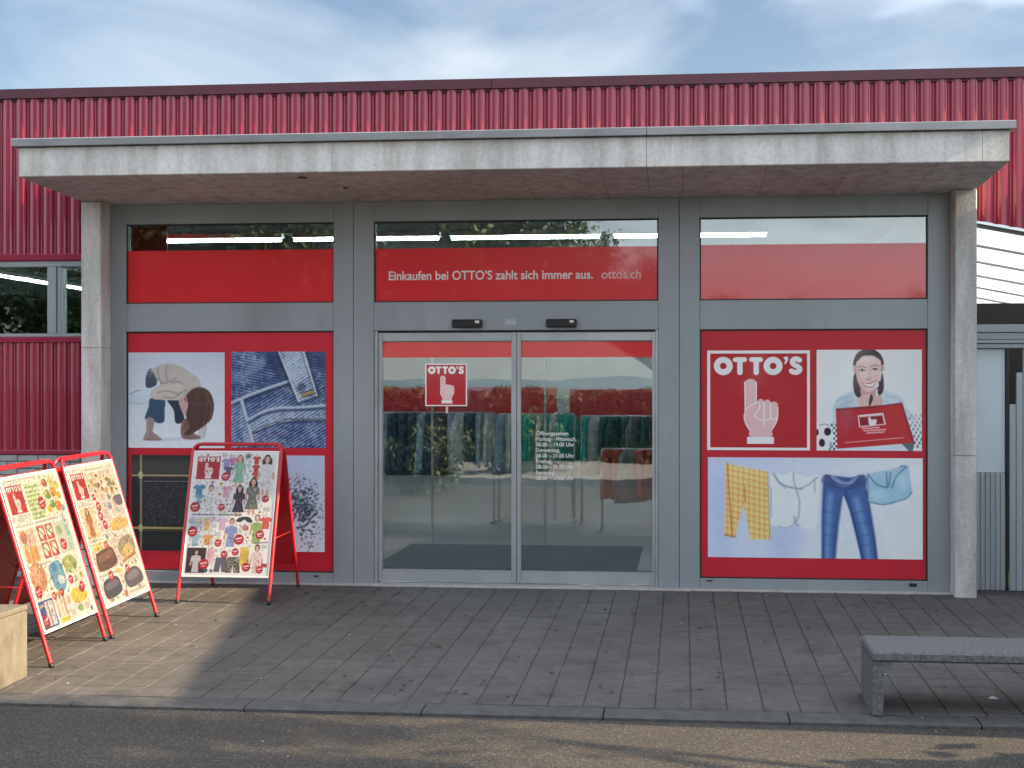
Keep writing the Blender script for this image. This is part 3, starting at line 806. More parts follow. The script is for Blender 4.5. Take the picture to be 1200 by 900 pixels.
def poster_clothes():
    c, r = basics(21)
    for x0, y0, x1, y1, col in ((24, 2, 45, 24, (236, 232, 240)), (46, 2, 69, 48, (242, 240, 238)), (2, 26, 24, 49, (238, 240, 244)), (25, 26, 46, 49, (244, 240, 240)), (2, 53, 22, 76, (222, 226, 238)), (2, 78, 18, 98, (62, 50, 54))): c.rect(x0, y0, x1, y1, col)
    logo_on(c, 1.1, 1.0, .0265, (190, 32, 50), False)
    shirt(c, 28, 9, 8, (160, 150, 205)); shirt(c, 33, 7, 6, (220, 110, 190)); shirt(c, 30, 15, 7, (90, 92, 130)); model(c, 39, 2, 26, (140, 196, 168), (172, 130, 92))
    shirt(c, 53, 6, 6, (214, 66, 62)); shirt(c, 53, 13, 6, (206, 60, 60)); shirt(c, 53, 19, 6, (218, 84, 72)); model(c, 62, 2, 32, (232, 232, 236), (70, 56, 54), pat=(160, 180, 190), r=r); model(c, 52, 21, 29, (120, 122, 110), (74, 50, 44), pat=(220, 216, 200), r=r)
    shirt(c, 7, 31, 9, (86, 140, 176)); shirt(c, 8, 38, 7, (120, 170, 200)); model(c, 17, 27, 25, (238, 238, 238), (96, 66, 50), False, pat=(70, 130, 110), r=r)
    shirt(c, 30, 32, 9, (226, 176, 186)); model(c, 41, 27, 25, (62, 56, 74), (52, 34, 34), pat=(150, 130, 150), r=r)
    words(c, 3, 50.6, 19, 1.2, r=r); words(c, 25, 50.6, 20, 1.2, r=r); c.rect(23, 52, 23.4, 99, (205, 205, 215))
    c.rect(4, 55, 11, 64, (206, 214, 238)); c.rect(14, 54, 19, 64, (240, 190, 120)); shirt(c, 8, 71, 9, (150, 198, 206)); shirt(c, 18, 71, 8, (236, 156, 90))
    shirt(c, 29, 58, 9, (222, 178, 214)); model(c, 37, 54, 26, (136, 152, 208), (110, 76, 58), False); shirt(c, 47, 60, 12, (240, 242, 242)); c.poly([(40, 56), (44, 53), (51, 53), (54, 57), (50, 57), (47, 55), (44, 57)], (60, 64, 70)); model(c, 58, 51, 26, (158, 190, 104), (96, 62, 48), False); shirt(c, 65, 57, 9, (232, 92, 72)); c.line([(57, 74), (68, 73)], 1, (90, 96, 110), .7)
    model(c, 10, 79, 21, (206, 204, 206), (44, 30, 30), False, pat=(150, 150, 155), r=r); c.rect(19, 78, 25, 90, (240, 206, 214)); shirt(c, 21, 83, 6, (232, 170, 196))
    shorts(c, 31, 91, 11, (104, 100, 122)); shorts(c, 41, 91, 12, (96, 92, 84))
    for k in range(50): c.ell(36 + r.uniform(0, 10), 85 + r.uniform(0, 12), .5, .6, (200, 190, 170), .7)
    c.rect(46, 77, 53, 92, (240, 204, 92)); c.rect(49, 80, 53.5, 93, (226, 186, 80)); model(c, 60, 75, 26, (236, 226, 226), (90, 60, 52), False, pat=(200, 70, 60), r=r)
    for x, y in ((28, 20), (5, 45), (27, 45), (63, 38), (5, 65), (27, 74), (44, 71), (61, 67), (17, 91), (33, 83), (42, 81), (52, 93), (63, 95)): sq(c, x, y, 2.9 + .6 * ((x * 7) % 3))
    c.rect(64, 90, 69, 93, (206, 60, 60)); c.ell(19, 96, 1.6, 1.6, (40, 110, 120))
    return c.a

def poster_food():
    c, r = basics(22)
    logo_on(c, 1.0, 2.5, .0262, (205, 30, 34), False)
    words(c, 3, 1.4, 40, .8, (150, 140, 130), r); c.rect(25, 5, 45, 29, (226, 240, 200))
    for y in range(7, 29, 3): words(c, 26, y, 17, 1.7, (110, 170, 70), r)
    c.rect(46, 3, 69, 29, (250, 246, 226))
    for x, y, s, col in ((52, 7, 3.4, (196, 90, 70)), (60, 7, 3.4, (226, 200, 110)), (66, 10, 3.6, (240, 214, 80)), (52, 15, 4, (140, 180, 70)), (60, 14, 4, (238, 150, 50)), (66, 17, 3, (240, 190, 60)), (55, 22, 3.4, (120, 170, 70)), (62, 24, 4.2, (240, 120, 50)), (67, 26, 2.6, (130, 160, 190)), (50, 25, 3, (250, 190, 60))): c.ell(x, y, s, s * .85, col); c.ell(x - s * .3, y - s * .3, s * .3, s * .25, (255, 245, 220), .6)
    sq(c, 42, 20, 4.4)
    words(c, 3, 31.2, 22, 1, (150, 150, 150), r); words(c, 27, 31, 30, 1.1, (120, 120, 120), r)
    c.rect(3, 34, 22, 56, (236, 214, 190)); c.ell(8, 39, 4, 4, (206, 120, 96)); c.rect(12, 36, 21, 44, (226, 190, 170))
    for k in range(3): c.rect(5 + 5.5 * k, 46, 9.5 + 5.5 * k, 56, (238, 150, 70)); c.ell(7.2 + 5.5 * k, 46, 2.2, 1.2, (250, 190, 110))
    for i in range(2):
        for j in range(2): x, y = 26 + 10.5 * i, 34 + 11.5 * j; c.rect(x, y, x + 9.5, y + 10.5, (206, 96, 84)); c.ell(x + 4.8, y + 5, 3.4, 4, (250, 240, 232)); c.line([(x + 2, y + 3), (x + 7, y + 7)], 1.4, (130, 150, 80), .8); c.ell(x + 7, y + 8, 1.6, 1.6, (226, 50, 50))
    c.rect(48, 34, 68, 56, (198, 220, 206)); c.rect(61, 33, 66, 55, (168, 206, 210)); c.rect(62.2, 30, 64.8, 34, (150, 190, 200)); sq(c, 54, 50, 3.8); c.ell(53, 40, 4, 3, (160, 190, 150))
    words(c, 3, 58, 30, 1, (120, 120, 120), r)
    c.ell(12, 66, 9.5, 10, (214, 150, 110)); c.ell(10, 64, 6, 6, (226, 170, 130)); c.ell(15, 69, 3, 3, (190, 120, 90)); sq(c, 7, 75, 4)
    c.poly([(26, 64), (30, 60), (42, 60), (44, 74), (36, 80), (28, 76)], (96, 170, 212)); c.rect(31, 60, 36, 66, (70, 130, 190)); c.ell(38, 72, 4.4, 3, (200, 226, 236)); c.ell(30, 80, 3, 2, (250, 190, 80))
    c.poly([(46, 60), (58, 58), (64, 64), (56, 70), (48, 68)], (166, 190, 110)); c.ell(52, 63, 3, 2.4, (210, 206, 140)); c.ell(60, 66, 2.6, 2.4, (120, 160, 80)); sq(c, 50, 74, 3)
    for x in (55, 58.5, 62): c.rect(x, 70, x + 2.4, 79, (226, 226, 210)); c.rect(x + .5, 68, x + 1.9, 70.5, (200, 190, 150))
    c.rect(2, 81, 20, 99, (66, 74, 150)); c.rect(9, 82, 19, 98, (232, 232, 240)); c.rect(12, 82, 13.4, 98, (120, 124, 170)); words(c, 3, 83, 6, 2, (250, 220, 120), r); sq(c, 6, 94, 4)
    for k in range(3): c.rect(23 + 4.6 * k, 83, 26 + 4.6 * k, 95, [(226, 190, 180), (240, 214, 190), (214, 160, 140)][k]); c.rect(23.8 + 4.6 * k, 80.4, 25.2 + 4.6 * k, 83, (90, 120, 170))
    sq(c, 24, 80.5, 2.6); sq(c, 34, 80, 2.6); c.rect(24, 96, 36, 99, (250, 216, 70))
    c.poly([(44, 84), (50, 80), (58, 82), (66, 86), (60, 90), (48, 90)], (244, 208, 60)); c.ell(60, 82, 3, 3, (206, 60, 50)); c.ell(52, 94, 4, 2.4, (150, 180, 120)); c.ell(61, 94, 3.6, 2.4, (210, 200, 190)); c.ell(66, 97, 1.6, 1.6, (70, 120, 170)); sq(c, 62, 80.5, 3.2)
    return c.a

def poster_home():
    c, r = basics(23)
    logo_on(c, 1.0, 2.5, .0262, (205, 30, 34), False)
    words(c, 25, 3, 26, 1.2, (150, 140, 120), r)
    c.rect(24, 6, 69, 26, (246, 236, 214))
    for k in range(26): c.ell(28 + r.uniform(0, 36), 14 + r.uniform(-3, 9), r.uniform(1.4, 3.4), r.uniform(1, 2.2), [(196, 150, 96), (150, 116, 80), (226, 196, 150), (140, 130, 70)][k % 4], .85)
    sq(c, 28, 24, 2.6); words(c, 3, 27.5, 20, 1, (150, 150, 150), r)
    c.rect(3, 30, 22, 52, (244, 222, 176)); model(c, 12, 30, 24, (200, 120, 80), (120, 70, 50), True); words(c, 4, 53.5, 17, 1, (150, 140, 120), r)
    c.rect(26, 26, 69, 52, (240, 232, 234)); c.poly([(38, 44), (42, 34), (54, 29), (66, 33), (68, 44), (56, 48)], (226, 220, 226)); c.poly([(40, 46), (52, 42), (68, 45), (66, 50), (44, 51)], (232, 190, 110)); c.poly([(56, 27), (69, 26), (69, 33), (60, 33)], (120, 104, 130)); c.ell(50, 38, 6, 4, (250, 246, 248))
    for x, y in ((31, 31), (30, 38), (33, 45)): sq(c, x, y, 3.4)
    words(c, 3, 56, 30, 1.6, (236, 190, 60), r)
    c.rect(3, 59, 36, 76, (236, 222, 208)); c.poly([(5, 70), (9, 63), (30, 61), (35, 66), (34, 74), (8, 76)], (110, 72, 56)); c.poly([(9, 66), (28, 63), (31, 67), (11, 70)], (146, 100, 78)); c.rect(6, 58.4, 20, 61, (246, 206, 70)); sq(c, 26, 59, 3)
    c.rect(38, 55, 69, 76, (232, 226, 214)); c.poly([(41, 66), (48, 58), (66, 57), (68, 68), (52, 73)], (166, 150, 132)); c.poly([(46, 67), (60, 62), (66, 68), (52, 72)], (226, 196, 120)); c.line([(44, 74), (66, 71)], 2, (190, 120, 70))
    words(c, 3, 78.5, 30, 1.2, (130, 130, 130), r); c.rect(30, 77.5, 36, 81, (246, 206, 70))
    c.poly([(4, 90), (8, 83), (26, 82), (31, 87), (29, 94), (8, 96)], (74, 74, 92)); c.poly([(8, 86), (24, 84), (27, 88), (10, 90)], (110, 110, 130)); c.poly([(38, 88), (42, 82), (58, 80), (66, 84), (66, 92), (44, 94)], (92, 92, 110)); c.poly([(43, 85), (58, 82), (62, 87), (46, 89)], (130, 130, 148))
    sq(c, 20, 81, 3.6); sq(c, 47, 80, 3.2); words(c, 40, 96, 26, 1.8, (170, 160, 160), r); c.ell(12, 97, 3, 1.6, (150, 150, 160)); c.ell(58, 95, 3, 2, (180, 176, 184))
    return c.a

def blur(a, n):
    for _ in range(n):
        for ax in (0, 1):
            p_ = np.pad(a, [(1, 1) if q == ax else (0, 0) for q in range(3)], mode='edge')
            a = (np.take(p_, range(0, a.shape[ax]), ax) + 2 * a + np.take(p_, range(2, a.shape[ax] + 2), ax)) / 4
    return a
def photo(f, seed, n=3, gain=1.0):
    """soft focus, uneven studio light and grain, as a camera would give"""
    def g():
        a = blur(np.clip(f(), 0, 1), n)
        h, w, _ = a.shape
        c = Cv(w, h, 0, 0, 1, 1)
        a = a * (1 + 0.045 * (c.noise(26, seed)[..., None] - .5) + 0.05 * (c.noise(7, seed + 1)[..., None] - .5)) * gain
        return np.clip(a + np.random.default_rng(seed).normal(0, .012, (h, w, 1)), 0, 1)
    return g
def leaflet(f, seed, gain=1.0):
    """fills the white gaps with prices, small print and little goods"""
    def g():
        a = f(); h, w, _ = a.shape
        c = Cv(w, h, 0, 0, 70.7, 100); c.a = a
        r = np.random.default_rng(seed)
        pal = [(206, 150, 110), (150, 170, 120), (226, 196, 110), (140, 150, 176), (196, 110, 96), (170, 150, 140), (110, 130, 120), (222, 206, 180)]
        for k in range(3000):
            x, y = r.uniform(2, 66), r.uniform(2, 97); s_ = .9 + 6.5 * (1 - k / 3000) ** 2.5 * r.uniform(.6, 1)
            i0, i1, j0, j1 = int((y - s_ * .6) / 100 * h), int((y + s_ * .6) / 100 * h), int((x - s_ * .7) / 70.7 * w), int((x + s_ * .7) / 70.7 * w)
            if i0 < 0 or j0 < 0 or c.a[i0:i1 + 1, j0:j1 + 1].min() < .80: continue
            q = r.random()
            if q < .45:
                for t in range(int(2 + s_)): words(c, x - s_ * .6, y - s_ * .5 + t * .62, s_ * 1.1, .34, (120, 118, 120), r)
            elif q < .6: c.rect(x - s_ * .5, y - s_ * .3, x + s_ * .5, y + s_ * .3, (246, 206, 80) if q < .55 else (206, 40, 50)); c.rect(x - s_ * .3, y - s_ * .14, x + s_ * .3, y + s_ * .14, (90, 40, 40))
            else:
                col = pal[r.integers(len(pal))]
                if s_ > 2: c.rect(x - s_ * .6, y - s_ * .55, x + s_ * .6, y + s_ * .55, tuple(min(255, v_ * .3 + 170) for v_ in col))
                c.ell(x, y, s_ * .55, s_ * r.uniform(.3, .6), col, .95, r.uniform(0, 3)); c.ell(x - s_ * .15, y - s_ * .12, s_ * .2, s_ * .14, tuple(min(255, v_ + 40) for v_ in col), .8); c.ell(x + s_ * .2, y + s_ * .1, s_ * .2, s_ * .16, tuple(v_ * .7 for v_ in col), .7)
        for k in range(1500 if gain < .8 else 500):       # mottling inside the goods, as in small product photographs
            x, y = r.uniform(2, 68), r.uniform(6, 98)
            v_ = c.a[min(h - 1, int(y / 100 * h)), min(w - 1, int(x / 70.7 * w))]
            if v_.max() - v_.min() < .10: continue
            c.ell(x, y, r.uniform(.3, 1.5), r.uniform(.2, .8), tuple(np.clip(v_ * r.choice([.62, .8, 1.18, 1.3]) + r.normal(0, .03, 3), 0, 1) * 255), .75, r.uniform(0, 3))
        a = blur(np.clip(c.a, 0, 1), 1)
        gm = a.mean(2, keepdims=True)
        return (a * .86 + gm * .14) * gain
    return g

PM = {k: image_mat(k, f()) for k, f in dict(print_logo=pic_logo, print_child=photo(pic_boy, 1, 2, 1.05), print_denim=photo(pic_denim, 2, 1, 1.08), print_leather=pic_black, print_splash=photo(pic_splash, 3, 3, 1.05),
      print_woman=photo(pic_woman, 4, 2, 1.08), print_washing=photo(pic_washing, 5, 2, 1.08), print_clothes_poster=leaflet(poster_clothes, 6, .84), print_food_poster=leaflet(poster_food, 7, .55), print_home_poster=leaflet(poster_home, 8, .55)).items()}
for k_ in ('print_logo', 'print_child', 'print_denim', 'print_leather', 'print_splash', 'print_woman', 'print_washing'):
    b_ = PM[k_].node_tree.nodes['Principled BSDF']; b_.inputs['Coat Weight'].default_value = 0.7; b_.inputs['Coat Roughness'].default_value = 0.05

# ------------------------------------------------------------------ the setting
g = tag(MB().add([(-400, -500, -.6), (400, -500, -.6), (400, 900, -.6), (-400, 900, -.6)], [(0, 1, 2, 3)]).build('ground', M['grass']), kind='structure')
ROADZ = gz(-3.8) - 0.024
rv, rf = [], []
road = tag(MB().add([(-60, -3.80, ROADZ), (40, -3.80, ROADZ), (40, -16, ROADZ - .12), (-60, -16, ROADZ - .12)], [(0, 3, 2, 1)]).build('road', M['asphalt'], fix=False), kind='structure')
tag(bx('verge', M['grass'], -60, 40, -60, -18.2, -.6, ROADZ - .05), kind='structure')
tag(bx('forecourt', M['gravel'], -60, 40, -18.19, -12.8, -.6, ROADZ + .04), kind='structure')

# pavement: a bedding sheet, and on it square pavers
pav = MB()
pav.add([(-30, -3.615, gz(-3.615) - .007), (30, -3.615, gz(-3.615) - .007), (30, .4, gz(.4) - .007), (-30, .4, gz(.4) - .007)], [(0, 1, 2, 3)])
pav.add([(-30, -3.615, gz(-3.615) - .007), (30, -3.615, gz(-3.615) - .007), (30, -3.615, -.4), (-30, -3.615, -.4)], [(0, 1, 2, 3)])
pavement = tag(pav.build('pavement', M['joint']), kind='structure')
PX, PY = 0.1995, 0.1975
def paver_verts(w, d, h, c=0.004):
    a, b = w / 2, d / 2
    vs = [(-a, -b, -h), (a, -b, -h), (a, b, -h), (-a, b, -h), (-a, -b, -c), (a, -b, -c), (a, b, -c), (-a, b, -c),
          (-a + c, -b + c, 0), (a - c, -b + c, 0), (a - c, b - c, 0), (-a + c, b - c, 0)]
    fs = [(0, 1, 5, 4), (1, 2, 6, 5), (2, 3, 7, 6), (3, 0, 4, 7), (4, 5, 9, 8), (5, 6, 10, 9), (6, 7, 11, 10), (7, 4, 8, 11), (8, 9, 10, 11)]
    return vs, fs
pvs, pfs = paver_verts(PX - .005, PY - .0035, .05)
paver_me = MB().add(pvs, pfs).mesh('paver', M['paver'])
cells = []
for i in range(-39, 26):
    for j in range(18):
        x, y = -.154 + (i + .5) * PX, -.06 - (j + .5) * PY
        d = y + 10.59
        sx = 665 + 1475 * math.tan(math.atan(x / d) + 0.0913)      # how large and whether it shows: the nearest become parts
        cells.append((not (-20 < sx < 1220), -1 / d, i, j, x, y))
cells.sort()
rest = MB()
for q, (_, _, i, j, x, y) in enumerate(cells):
    tx, ty, dz = random.gauss(0, .0035), random.gauss(0, .0035), random.gauss(0, .0009)
    if q < 300:
        inst(paver_me, 'paver', (x + random.gauss(0, .0008), y, gz(y) + dz), pavement, (math.atan(SL) + tx, ty, random.gauss(0, .003)))
    else:
        mm = Matrix.Translation((x, y, gz(y) + dz)) @ Matrix.Rotation(math.atan(SL) + tx, 4, 'X') @ Matrix.Rotation(ty, 4, 'Y')
        rest.add([mm @ Vector(p) for p in pvs], pfs)
tag(rest.build('paver_field', M['paver'], pavement, fix=False), kind='stuff')

kerb = tag(empty('kerb'), kind='structure')
kz = gz(-3.7)
kprof = [(-3.785, kz - .30), (-3.62, kz - .30), (-3.62, kz - .002), (-3.765, kz - .004), (-3.785, kz - .014)]
x = -9.43
while x < 8:
    o = MB().prism(kprof, 'x', 0.004, .996).build('kerb_stone', M['kerb'], kerb, (x, random.gauss(0, .002), random.gauss(0, .0015)), fix=True)
    x += 1.0

# ------------------------------------------------------------------ the shop building
shop = empty('store_building', (0, 0, 0), label='long crimson corrugated store with concrete canopy over its glazed entrance', cat='building')

def siding(xa, xb, zlo, zhi, yb, name, phase=0.0, pitch=0.125, depth=0.028):
    prof = [(0, 0), (.010, -.0005), (.016, -.004), (.022, -.012), (.028, -.021), (.036, -.027), (.048, -.0315), (.062, -.034), (.0735, -.0348), (.085, -.034), (.099, -.0315), (.109, -.027), (.115, -.021), (.120, -.010)]
    pts = []
    k0 = int(math.floor((xa - phase) / pitch)) - 1
    k = k0
    while True:
        x0 = phase + k * pitch
        if x0 > xb: break
        jig = random.gauss(0, .0007) + (.0016 if k % 8 == 0 else 0)
        for px, py in prof:
            if xa - 1e-6 <= x0 + px <= xb + 1e-6: pts.append((x0 + px, yb + py - (jig if .02 < px < .12 else 0)))
        k += 1
    vs, fs = [], []
    for px, py in pts:
        lo = zlo(px) if callable(zlo) else zlo
        vs += [(px, py, lo), (px, py, zhi)]
    for i in range(len(pts) - 1):
        fs.append((2 * i, 2 * i + 2, 2 * i + 3, 2 * i + 1))
    return MB().add(vs, fs, 0, True).build(name, M['siding'], shop, fix=False)

YW = 0.13                                             # valleys of the cladding
siding(-9.0, -5.0535, 2.872, 4.262, YW, 'wall_siding', -5.98 - .0735 + .125)
siding(-5.0535, 2.3215, 3.45, 4.262, YW, 'wall_siding', -5.98 - .0735 + .125)
siding(2.3215, 6.5, lambda x: 3.075 - .196 * (x - 2.43), 4.262, YW, 'wall_siding', -5.98 - .0735 + .125)
siding(-9.0, -5.12, 1.135, 2.085, YW, 'wall_siding', -5.98 - .0735 + .125)
# the cladding carries on behind as a solid backing
bx('backing_wall', M['dark'], -9, 2.3, YW + .004, YW + .12, 3.36, 4.26, shop)
bx('backing_wall', M['dark'], -9, -5.0, YW + .004, YW + .12, 2.83, 3.358, shop)
bx('backing_wall', M['dark'], 2.302, 7.0, YW + .004, YW + .12, 3.09, 4.26, shop)
bx('backing_wall', M['dark'], -9, -5.0, YW + .02, YW + .12, -.1, 2.09, shop)
cop = MB().prism([(.075, 4.252), (.30, 4.258), (.30, 4.345), (.075, 4.335)], 'x', -9.0, -1.63)
cop.prism([(.0748, 4.2518), (.30, 4.258), (.30, 4.345), (.0748, 4.335)], 'x', -1.626, 6.6)
cop.build('roof_coping', M['coping'], shop)
bx('soffit_strip', M['coping'], -9.0, 6.6, .10, YW, 4.235, 4.250, shop)
for z0, z1, y0 in ((2.812, 2.872, .085), (2.085, 2.135, .085), (1.094, 1.135, .09)):
    bx('sill_flashing', M['siding'], -9.0, -5.1, y0, YW + .02, z0, z1, shop, .006)
# ribbon window left of the columns
wn = bx('window', M['alu'], -9, -5.0, .20, .235, 2.136, 2.166, shop)
fr = MB()
fr.box(-9, -5.0, .105, .22, 2.760, 2.811, .004)
fr.box(-9, -5.0, .105, .198, 2.137, 2.168, .004)
fr.box(-5.612, -5.53, .105, .22, 2.169, 2.759, .004); fr.box(-5.522, -5.486, .112, .22, 2.169, 2.759, .003)
fr.box(-7.0, -6.9, .105, .22, 2.169, 2.759, .004)
fr.build('frame', M['alu'], wn)
for xa, xb in ((-6.9, -5.612), (-5.486, -5.0), (-9, -7.0)):
    bx('pane', M['glass'], xa, xb, .15, .158, 2.168, 2.760, wn)
# pale brick plinth under the cladding
bm_ = MB().box(-.094, .094, -.045, .045, -.0265, .0265, .003).mesh('brick', M['brick'])
bx('mortar_bed', M['joint'], -9, -5.12, .105, .149, -.1, 1.092, shop)
for rw in range(18):
    z = 1.092 - .030 - rw * .0605
    for k in range(-1, 12):
        x = -5.21 - k * .1945 - (.097 if rw % 2 else 0)
        if x + .094 < -5.12 and z > 0: inst(bm_, 'brick', (x, .147 + random.gauss(0, .001), z), shop)

# concrete: canopy, columns
xs = [-5.155, -2.66, -.268, 2.17, 2.362]
for i in range(4):
    xa, xb = xs[i] + (.0015 if i else 0), xs[i + 1] - (.0015 if i < 3 else 0)
    m_ = MB()
    cc = .006
    prof = [(-1.2, 3.336 + cc), (-1.2 + cc, 3.336), (.12, 3.281), (.12, 3.565), (-1.2 + cc, 3.565), (-1.2, 3.565 - cc)]
    m_.prism(prof, 'x', xa, xb)
    sl = m_.build('canopy_slab', [M['conc'], M['soffit']], shop)
    for p in sl.data.polygons:
        if p.normal.z < -.9: p.material_index = 1
fl = MB().prism([(-1.245, 3.568), (.10, 3.575), (.10, 3.60), (-1.236, 3.628), (-1.245, 3.622)], 'x', -5.20, -.268)
fl.prism([(-1.2452, 3.568), (.10, 3.575), (.10, 3.60), (-1.2362, 3.6282), (-1.2452, 3.622)], 'x', -.262, 2.40)
fl.build('roof_flashing', M['zinc'], shop)
for x0, x1 in ((-5.155, -4.976), (2.19, 2.362)):
    cm = MB().prism([(x0 + .008, -.19), (x1 - .008, -.19), (x1, -.182), (x1, .10), (x0, .10), (x0, -.182)], 'x', 0, 1)
    cm = MB()
    pr = [(x0 + .008, -.19), (x1 - .008, -.19), (x1, -.182), (x1, .10), (x0, .10), (x0, -.182)]
    n6 = len(pr)
    for za, zb in ((-.05, 1.14), (1.144, 3.286)) if x0 > 0 else ((-.05, 2.03), (2.034, 3.286)):
        cm.add([(a, b_, za) for a, b_ in pr] + [(a, b_, zb) for a, b_ in pr], [tuple(range(n6))[::-1], tuple(range(n6, 2 * n6))] + [(i, (i + 1) % n6, n6 + (i + 1) % n6, n6 + i) for i in range(n6)])
    cm.build('column', M['column'], shop)
# drain hole under the canopy
o = MB().tube([(-2.95, -1.02, 3.322), (-2.95, -1.02, 3.332)], .035, 12).build('drain_outlet', M['black'], shop)
o = MB().tube([(-2.72, -.6, 3.302), (-2.72, -.6, 3.315)], .02, 12).build('drain_outlet', M['black'], shop)

# shopfront framing: uprights and rails butted end to end
def member(name, x0, x1, z0, z1, y0=0.0, y1=0.10, m='alu', c=.0025):
    return bx(name, M[m], x0, x1, y0, y1, z0, z1, shop, c)
TOP = 3.284
member('side_post', -4.974, -4.842, .0, TOP); member('side_post', 2.011, 2.188, .0, TOP)
for xa, xm, xb in ((-2.989, -2.815, -2.637), (-.203, -.028, .142)):
    member('mullion', xa, xm - .002, .0, TOP); member('mullion', xm + .002, xb, .0, TOP)
    bx('seam_strip', M['rubber'], xm - .0018, xm + .0018, .012, .099, .0, TOP, shop)
for xa, xb in ((-4.841, -2.99), (-2.636, -.204), (.143, 2.010)):
    member('head_rail', xa, xb, 3.112, TOP, .003); member('transom', xa, xb, 2.177, 2.420, .003)
for xa, xb in ((-4.841, -2.99), (.143, 2.010)):
    member('sill_rail', xa, xb, .0, .094, .003)
for xa, xb, za, zb in ((-4.841, -2.99, 2.421, 3.111), (-2.636, -.204, 2.421, 3.111), (.143, 2.010, 2.421, 3.111), (-4.841, -2.99, .095, 2.176), (.143, 2.010, .095, 2.176)):
    sw = MB()
    t = .010
    sw.box(xa, xb, .022, .07, za, za + t); sw.box(xa, xb, .022, .07, zb - t, zb); sw.box(xa - .0015, xa + t, .022, .07, za + t, zb - t); sw.box(xb - t, xb + .0015, .022, .07, za + t, zb - t)
    w_ = sw.build('shop_window', M['rubber'], shop)
    low = za < 1
    bx('pane', M['glassp'] if low else M['glass'], xa + t, xb - t, .032, .038, za + t, zb - t, w_)
bx('threshold', M['sill'], -2.64, 2.19, -.075, -.001, -.05, .012, shop, .004)
bx('threshold', M['sill'], -4.97, -2.645, -.035, -.001, -.05, .010, shop, .004)
bx('floor_guide', M['alud'], -2.636, -.204, .0, .12, -.02, .019, shop, .002)
bx('vent_block', M['black'], 1.86, 1.92, -.012, .0025, .052, .078, shop, .004)
bx('vent_block', M['black'], .20, .25, -.006, .0025, .07, .08, shop, .002); bx('vent_block', M['black'], -3.16, -3.12, -.006, .0025, .062, .072, shop, .002)
bx('small_plate', M['alud'], -1.50, -1.40, -.004, .0025, 2.22, 2.27, shop, .001)
for x0 in (-1.951, -1.147):
    o = MB().box(x0, x0 + .258, -.045, .002, 2.199, 2.268, .008).build('door_sensor', M['black'], shop)
    bx('sensor_lens', M['white'], x0 + .20, x0 + .235, -.0475, -.0445, 2.236, 2.258, o, .001)
# sliding door: two leaves between narrow jambs
for x0, x1 in ((-2.635, -2.606), (-.228, -.205)):
    member('door_jamb', x0, x1, .02, 2.176, .015, .11, 'alud')
bx('door_head', M['rubber'], -2.605, -.229, .03, .10, 2.162, 2.176, shop)
def leaf(x0, gx0, gx1, x1):
    d = MB()
    d.box(x0, gx0, .03, .075, .026, 2.160, .003); d.box(gx1, x1, .03, .075, .026, 2.160, .003)
    d.box(gx0 + .0005, gx1 - .0005, .032, .073, 2.086, 2.158, .003); d.box(gx0 + .0005, gx1 - .0005, .032, .073, .028, .138, .003)
    lf = d.build('sliding_door', M['alud'], shop)
    bx('glass', M['glassd'], gx0, gx1, .050, .056, .138, 2.086, lf)
    bx('gasket', M['rubber'], gx0, gx1, .028, .0315, .1375, .1425, lf); bx('gasket', M['rubber'], gx0, gx1, .028, .0315, 2.0835, 2.0875, lf)
    bx('red_strip', M['film'], gx0, gx1, .0465, .0485, 1.947, 2.082, lf)
    return lf
leaf(-2.604, -2.569, -1.452, -1.409)
leaf(-1.403, -1.370, -.255, -.230)

# ------------------------------------------------------------------ prints behind and on the glass
def band(x0, x1, z1, label):
    t = empty('window_banner', (x0, .04, 2.432), label=label, cat='banner', group='red bands in the upper windows')
    o = bx('film', M['film'], x0 - .0018, x1 + .0018, .0285, .0305, 2.4314, z1); o.parent = t; o.matrix_parent_inverse = Matrix.Translation((-x0, -.04, -2.432))
    return t
bL = band(-4.83, -3.001, 2.882, 'plain deep red window band in the leftmost upper window')
bC = band(-2.625, -.215, 2.881, 'red window band with white shopping slogan above the sliding doors')
bR = band(.154, 1.999, 2.886, 'plain red window band in the rightmost upper window')
for body, x, w, m_ in (('Einkaufen bei OTTO\u2019S zahlt sich immer aus.', -2.512, 1.757, 'white'), ('ottos.ch', -.683, .332, 'pink')):
    o = lettering('lettering', body, x, .0280, 2.612, .078, w, M[m_], None, .015)
    o.parent = bC; o.matrix_parent_inverse = Matrix.Translation((2.625, -.04, -2.432))

def poster_panel(x0, x1, z0, z1, label, pics):
    t = empty('advertising_panel', (x0, .045, z0), label=label, cat='poster')
    inv = Matrix.Translation((-x0, -.045, -z0))
    def own(o, lb=None):
        o.parent = t; o.matrix_parent_inverse = inv; tag(o, lb)
    own(bx('backing', M['filmd'], x0, x1, .0292, .0312, z0, z1))
    for nm, xa, xb, za, zb, m_, lb in pics:
        own(print_panel(nm, PM[m_], xa, xb, .0268, .0290, za, zb), lb)
poster_panel(-4.83, -3.0, .106, 2.166, 'dark red window poster with bending child and denim close-up pictures',
    [('picture', -4.829, -3.963, 1.163, 1.995, 'print_child', 'child bending over with hands on the ground'), ('picture', -3.903, -3.066, 1.168, 2.0, 'print_denim', 'blue denim waistband and belt loop'),
     ('picture', -4.80, -3.963, .266, 1.10, 'print_leather', 'black fabric with gold zips'), ('picture', -3.903, -3.074, .271, 1.102, 'print_splash', 'dark ink splash on pale blue')])
